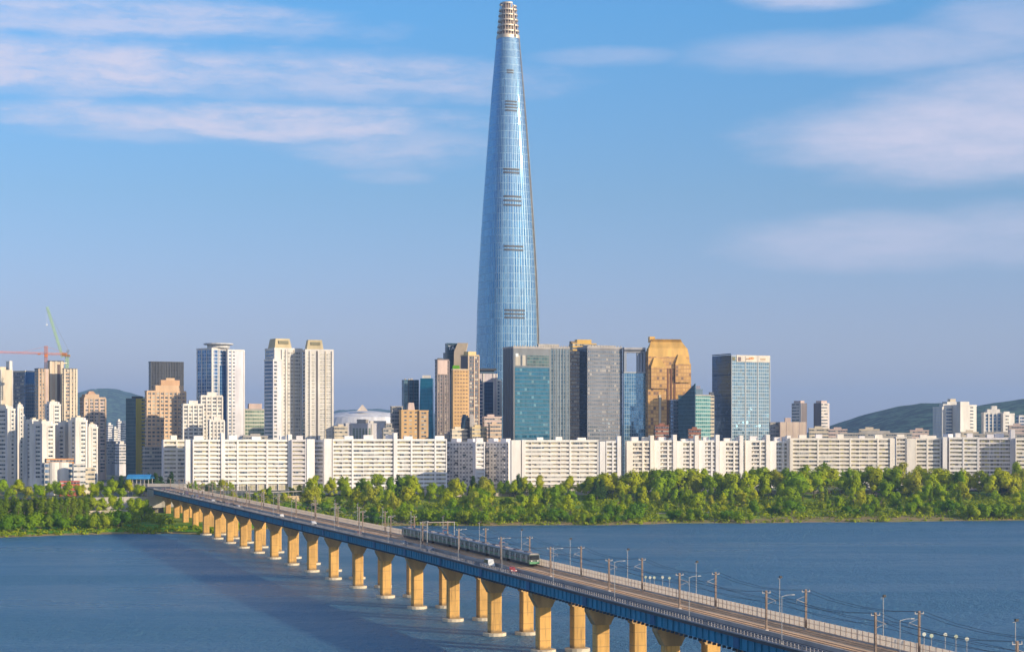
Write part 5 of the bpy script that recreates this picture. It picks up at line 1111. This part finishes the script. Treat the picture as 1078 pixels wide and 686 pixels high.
def plant(kind, px, d, h, row, wide=1.0):
    if px > 330 and 30 < d < 175 and kind != 'poplar_tree' and math.sin(px * .055 + d * .03) * math.sin(px * .021 - d * .045 + 1.3) > .38: return    # clearings
    px_ = px; X, Y = dpt(px_, d)
    # keep the bridge corridor clear
    tau = Y / 40; bx = -13.053 * tau + 161.5
    if Y > 990 and -7 < (X - bx) < 19 and Y < 1350: return
    z = float(groundZ(X, Y)) - .1
    zone = [n for p, n in ZONES if px >= p][-1] if px >= 0 else ZONES[0][1]
    lb = f'{KW[kind]} {row} {zone}'
    k = random.randrange(len(PROTO[kind])); pr = PROTO[kind][k]; sc = (h * wide * random.uniform(.9, 1.12), h * wide * random.uniform(.9, 1.12), h)
    COUNT[kind] += 1
    if (kind, k) not in USED:
        USED.add((kind, k)); pr.location = (X, Y, z); pr.scale = sc; pr.rotation_euler = (0, 0, random.uniform(0, 6.28)); pr['label'] = lb; pr['group'] = lb; o = pr
    else: o = dup(pr, (X, Y, z), random.uniform(0, 6.28), sc, lb, lb)
rr = random.Random(11)
# right bank, back row tall trees by the road
for x in np.arange(330, 1085, 7.2):
    if 0: pass
    big = x > 665
    plant('broadleaf_tree', x + rr.uniform(-3, 3), rr.uniform(180, 225), rr.uniform(19, 26) if big else rr.uniform(11, 20), 'by the road', rr.uniform(.75, 1.2))
for x in np.arange(325, 1085, 9.6): plant('broadleaf_tree', x + rr.uniform(-4, 4), rr.uniform(110, 165), rr.choice((rr.uniform(7, 11), rr.uniform(10, 15), rr.uniform(15, 20))), 'mid park', rr.uniform(.8, 1.25))
for x in np.arange(395, 1085, 9.4): plant('broadleaf_tree', x + rr.uniform(-4, 4), rr.uniform(45, 85), rr.choice((rr.uniform(6, 9), rr.uniform(9, 13), rr.uniform(13, 17))), 'near the shore', rr.uniform(.8, 1.25))
for x in np.arange(385, 1085, 6.9): plant('willow_bush', x + rr.uniform(-4, 4), rr.uniform(30, 48) if 790 < x < 1010 or 672 < x < 700 else rr.uniform(4, 22), rr.uniform(4.5, 11.5), 'at the water edge', rr.uniform(.7, 1.15))
for x in (632, 636, 627, 506, 512, 515, 498, 1060, 1066, 1072, 1054, 720, 716, 700, 704, 765, 778, 545, 420, 893, 940, 955): plant('conifer_tree', x + rr.uniform(-1, 1), rr.uniform(190, 228), rr.uniform(14, 20), 'behind the lighter trees')
for x in (560, 572, 588, 655, 672, 700, 722, 748, 770, 870, 905, 980, 1010): plant('poplar_tree', x, rr.uniform(95, 150), rr.uniform(15, 19), 'mid park', 1.2)
for x in np.arange(246, 330, 7.5): plant('broadleaf_tree', x + rr.uniform(-2, 2), rr.uniform(180, 236), rr.uniform(7, 11), 'by the road')
for x in np.arange(262, 395, 8): plant('willow_bush', x + rr.uniform(-3, 3), rr.uniform(60, 160), rr.uniform(6, 9), 'in the park')
for x in np.arange(200, 246, 6): plant('broadleaf_tree', x + rr.uniform(-2, 2), rr.uniform(300, 330), rr.uniform(8, 12), 'at the foot of the slabs')
# left bank
for x in np.arange(-6, 96, 6.4): plant('poplar_tree', x + rr.uniform(-.8, .8), rr.uniform(88, 96), rr.uniform(14.5, 17.5), 'in the straight row', 1.35)
for x in np.arange(-6, 130, 7.5): plant('willow_bush', x + rr.uniform(-2, 2), rr.uniform(17, 36), rr.uniform(8, 11.5), 'above the left grassy bank', .9)
for x in np.arange(-6, 168, 8.5): plant('broadleaf_tree', x + rr.uniform(-3, 3), rr.uniform(215, 290), rr.uniform(10, 16), 'behind the poplar row')
for x in (92, 99, 108, 118, 126): plant('broadleaf_tree', x, rr.uniform(150, 190), rr.uniform(9, 12), 'above the pale retaining wall')
for x in (139, 146, 152): plant('broadleaf_tree', x, rr.uniform(70, 110), rr.uniform(13, 16), 'in front of the dark wall')
for x in (118, 127, 160, 164, 170, 156, 180): plant('conifer_tree', x, rr.uniform(330, 400), rr.uniform(14, 18), 'at the foot of the beige block')
for k, lst in PROTO.items():
    for i, p in enumerate(lst):
        if (k, i) not in USED:
            for ch in list(p.children): bpy.data.objects.remove(ch)
            bpy.data.objects.remove(p)
# undergrowth: countless low shrubs, one object
rng = np.random.RandomState(5); lob = []
for i in range(1500):
    px = rng.uniform(-20, 1100); d = rng.uniform(16, 215) if px > 330 else rng.uniform(45, 240)
    X, Y = dpt(px, d); bx = -13.053 * Y / 40 + 161.5
    if -8 < X - bx < 20 and Y < 1300: continue
    s = rng.uniform(1.4, 3.6); lob.append((X, Y, float(groundZ(X, Y)) + s * .4, s * 1.3, s * 1.3, s))
for i in range(1500):
    px = rng.uniform(-20, 1100); d = rng.uniform(.5, 26)
    X, Y = dpt(px, d); s = rng.uniform(.35, 1.2) if rng.rand() < .8 else rng.uniform(1.2, 2.4)
    if 780 < px < 1010 and d > 4 and rng.rand() < .7: continue
    lob.append((X, Y, float(groundZ(X, Y)) + s * .3, s * rng.uniform(1, 2.4), s * 1.2, s * .8))
me = crown_mesh('undergrowth', 77, lob, 60000, .95, leafmat('shrub_leaves', [(0, (.28, .34, .01)), (1, (.28, .34, .01))]), True); o = bpy.data.objects.new('undergrowth', me); C.objects.link(o); tag(o, 'low mixed green shrubs filling the river bank under the trees', 'undergrowth', None, 'stuff')
print('TREES', COUNT, 'objects', len(bpy.data.objects))

# ------------------------------------------------------------------ haze
HAZE = 6.6e-5
if HAZE:
    q = MB(); q.box(-8990, 8990, -1490, 25900, -4.5, 720); hz = q.build('haze', [bpy.data.materials.new('haze')], None)
    m = hz.data.materials[0]; m.use_nodes = True; nt = m.node_tree; nt.nodes.clear(); o_ = nt.nodes.new('ShaderNodeOutputMaterial'); v = nt.nodes.new('ShaderNodeVolumePrincipled')
    v.inputs['Color'].default_value = (.42, .64, 1.0, 1); v.inputs['Density'].default_value = HAZE; v.inputs['Anisotropy'].default_value = .1; nt.links.new(v.outputs[0], o_.inputs['Volume'])
    tag(hz, 'thin pale blue evening haze over the river and town', 'haze', None, 'stuff')
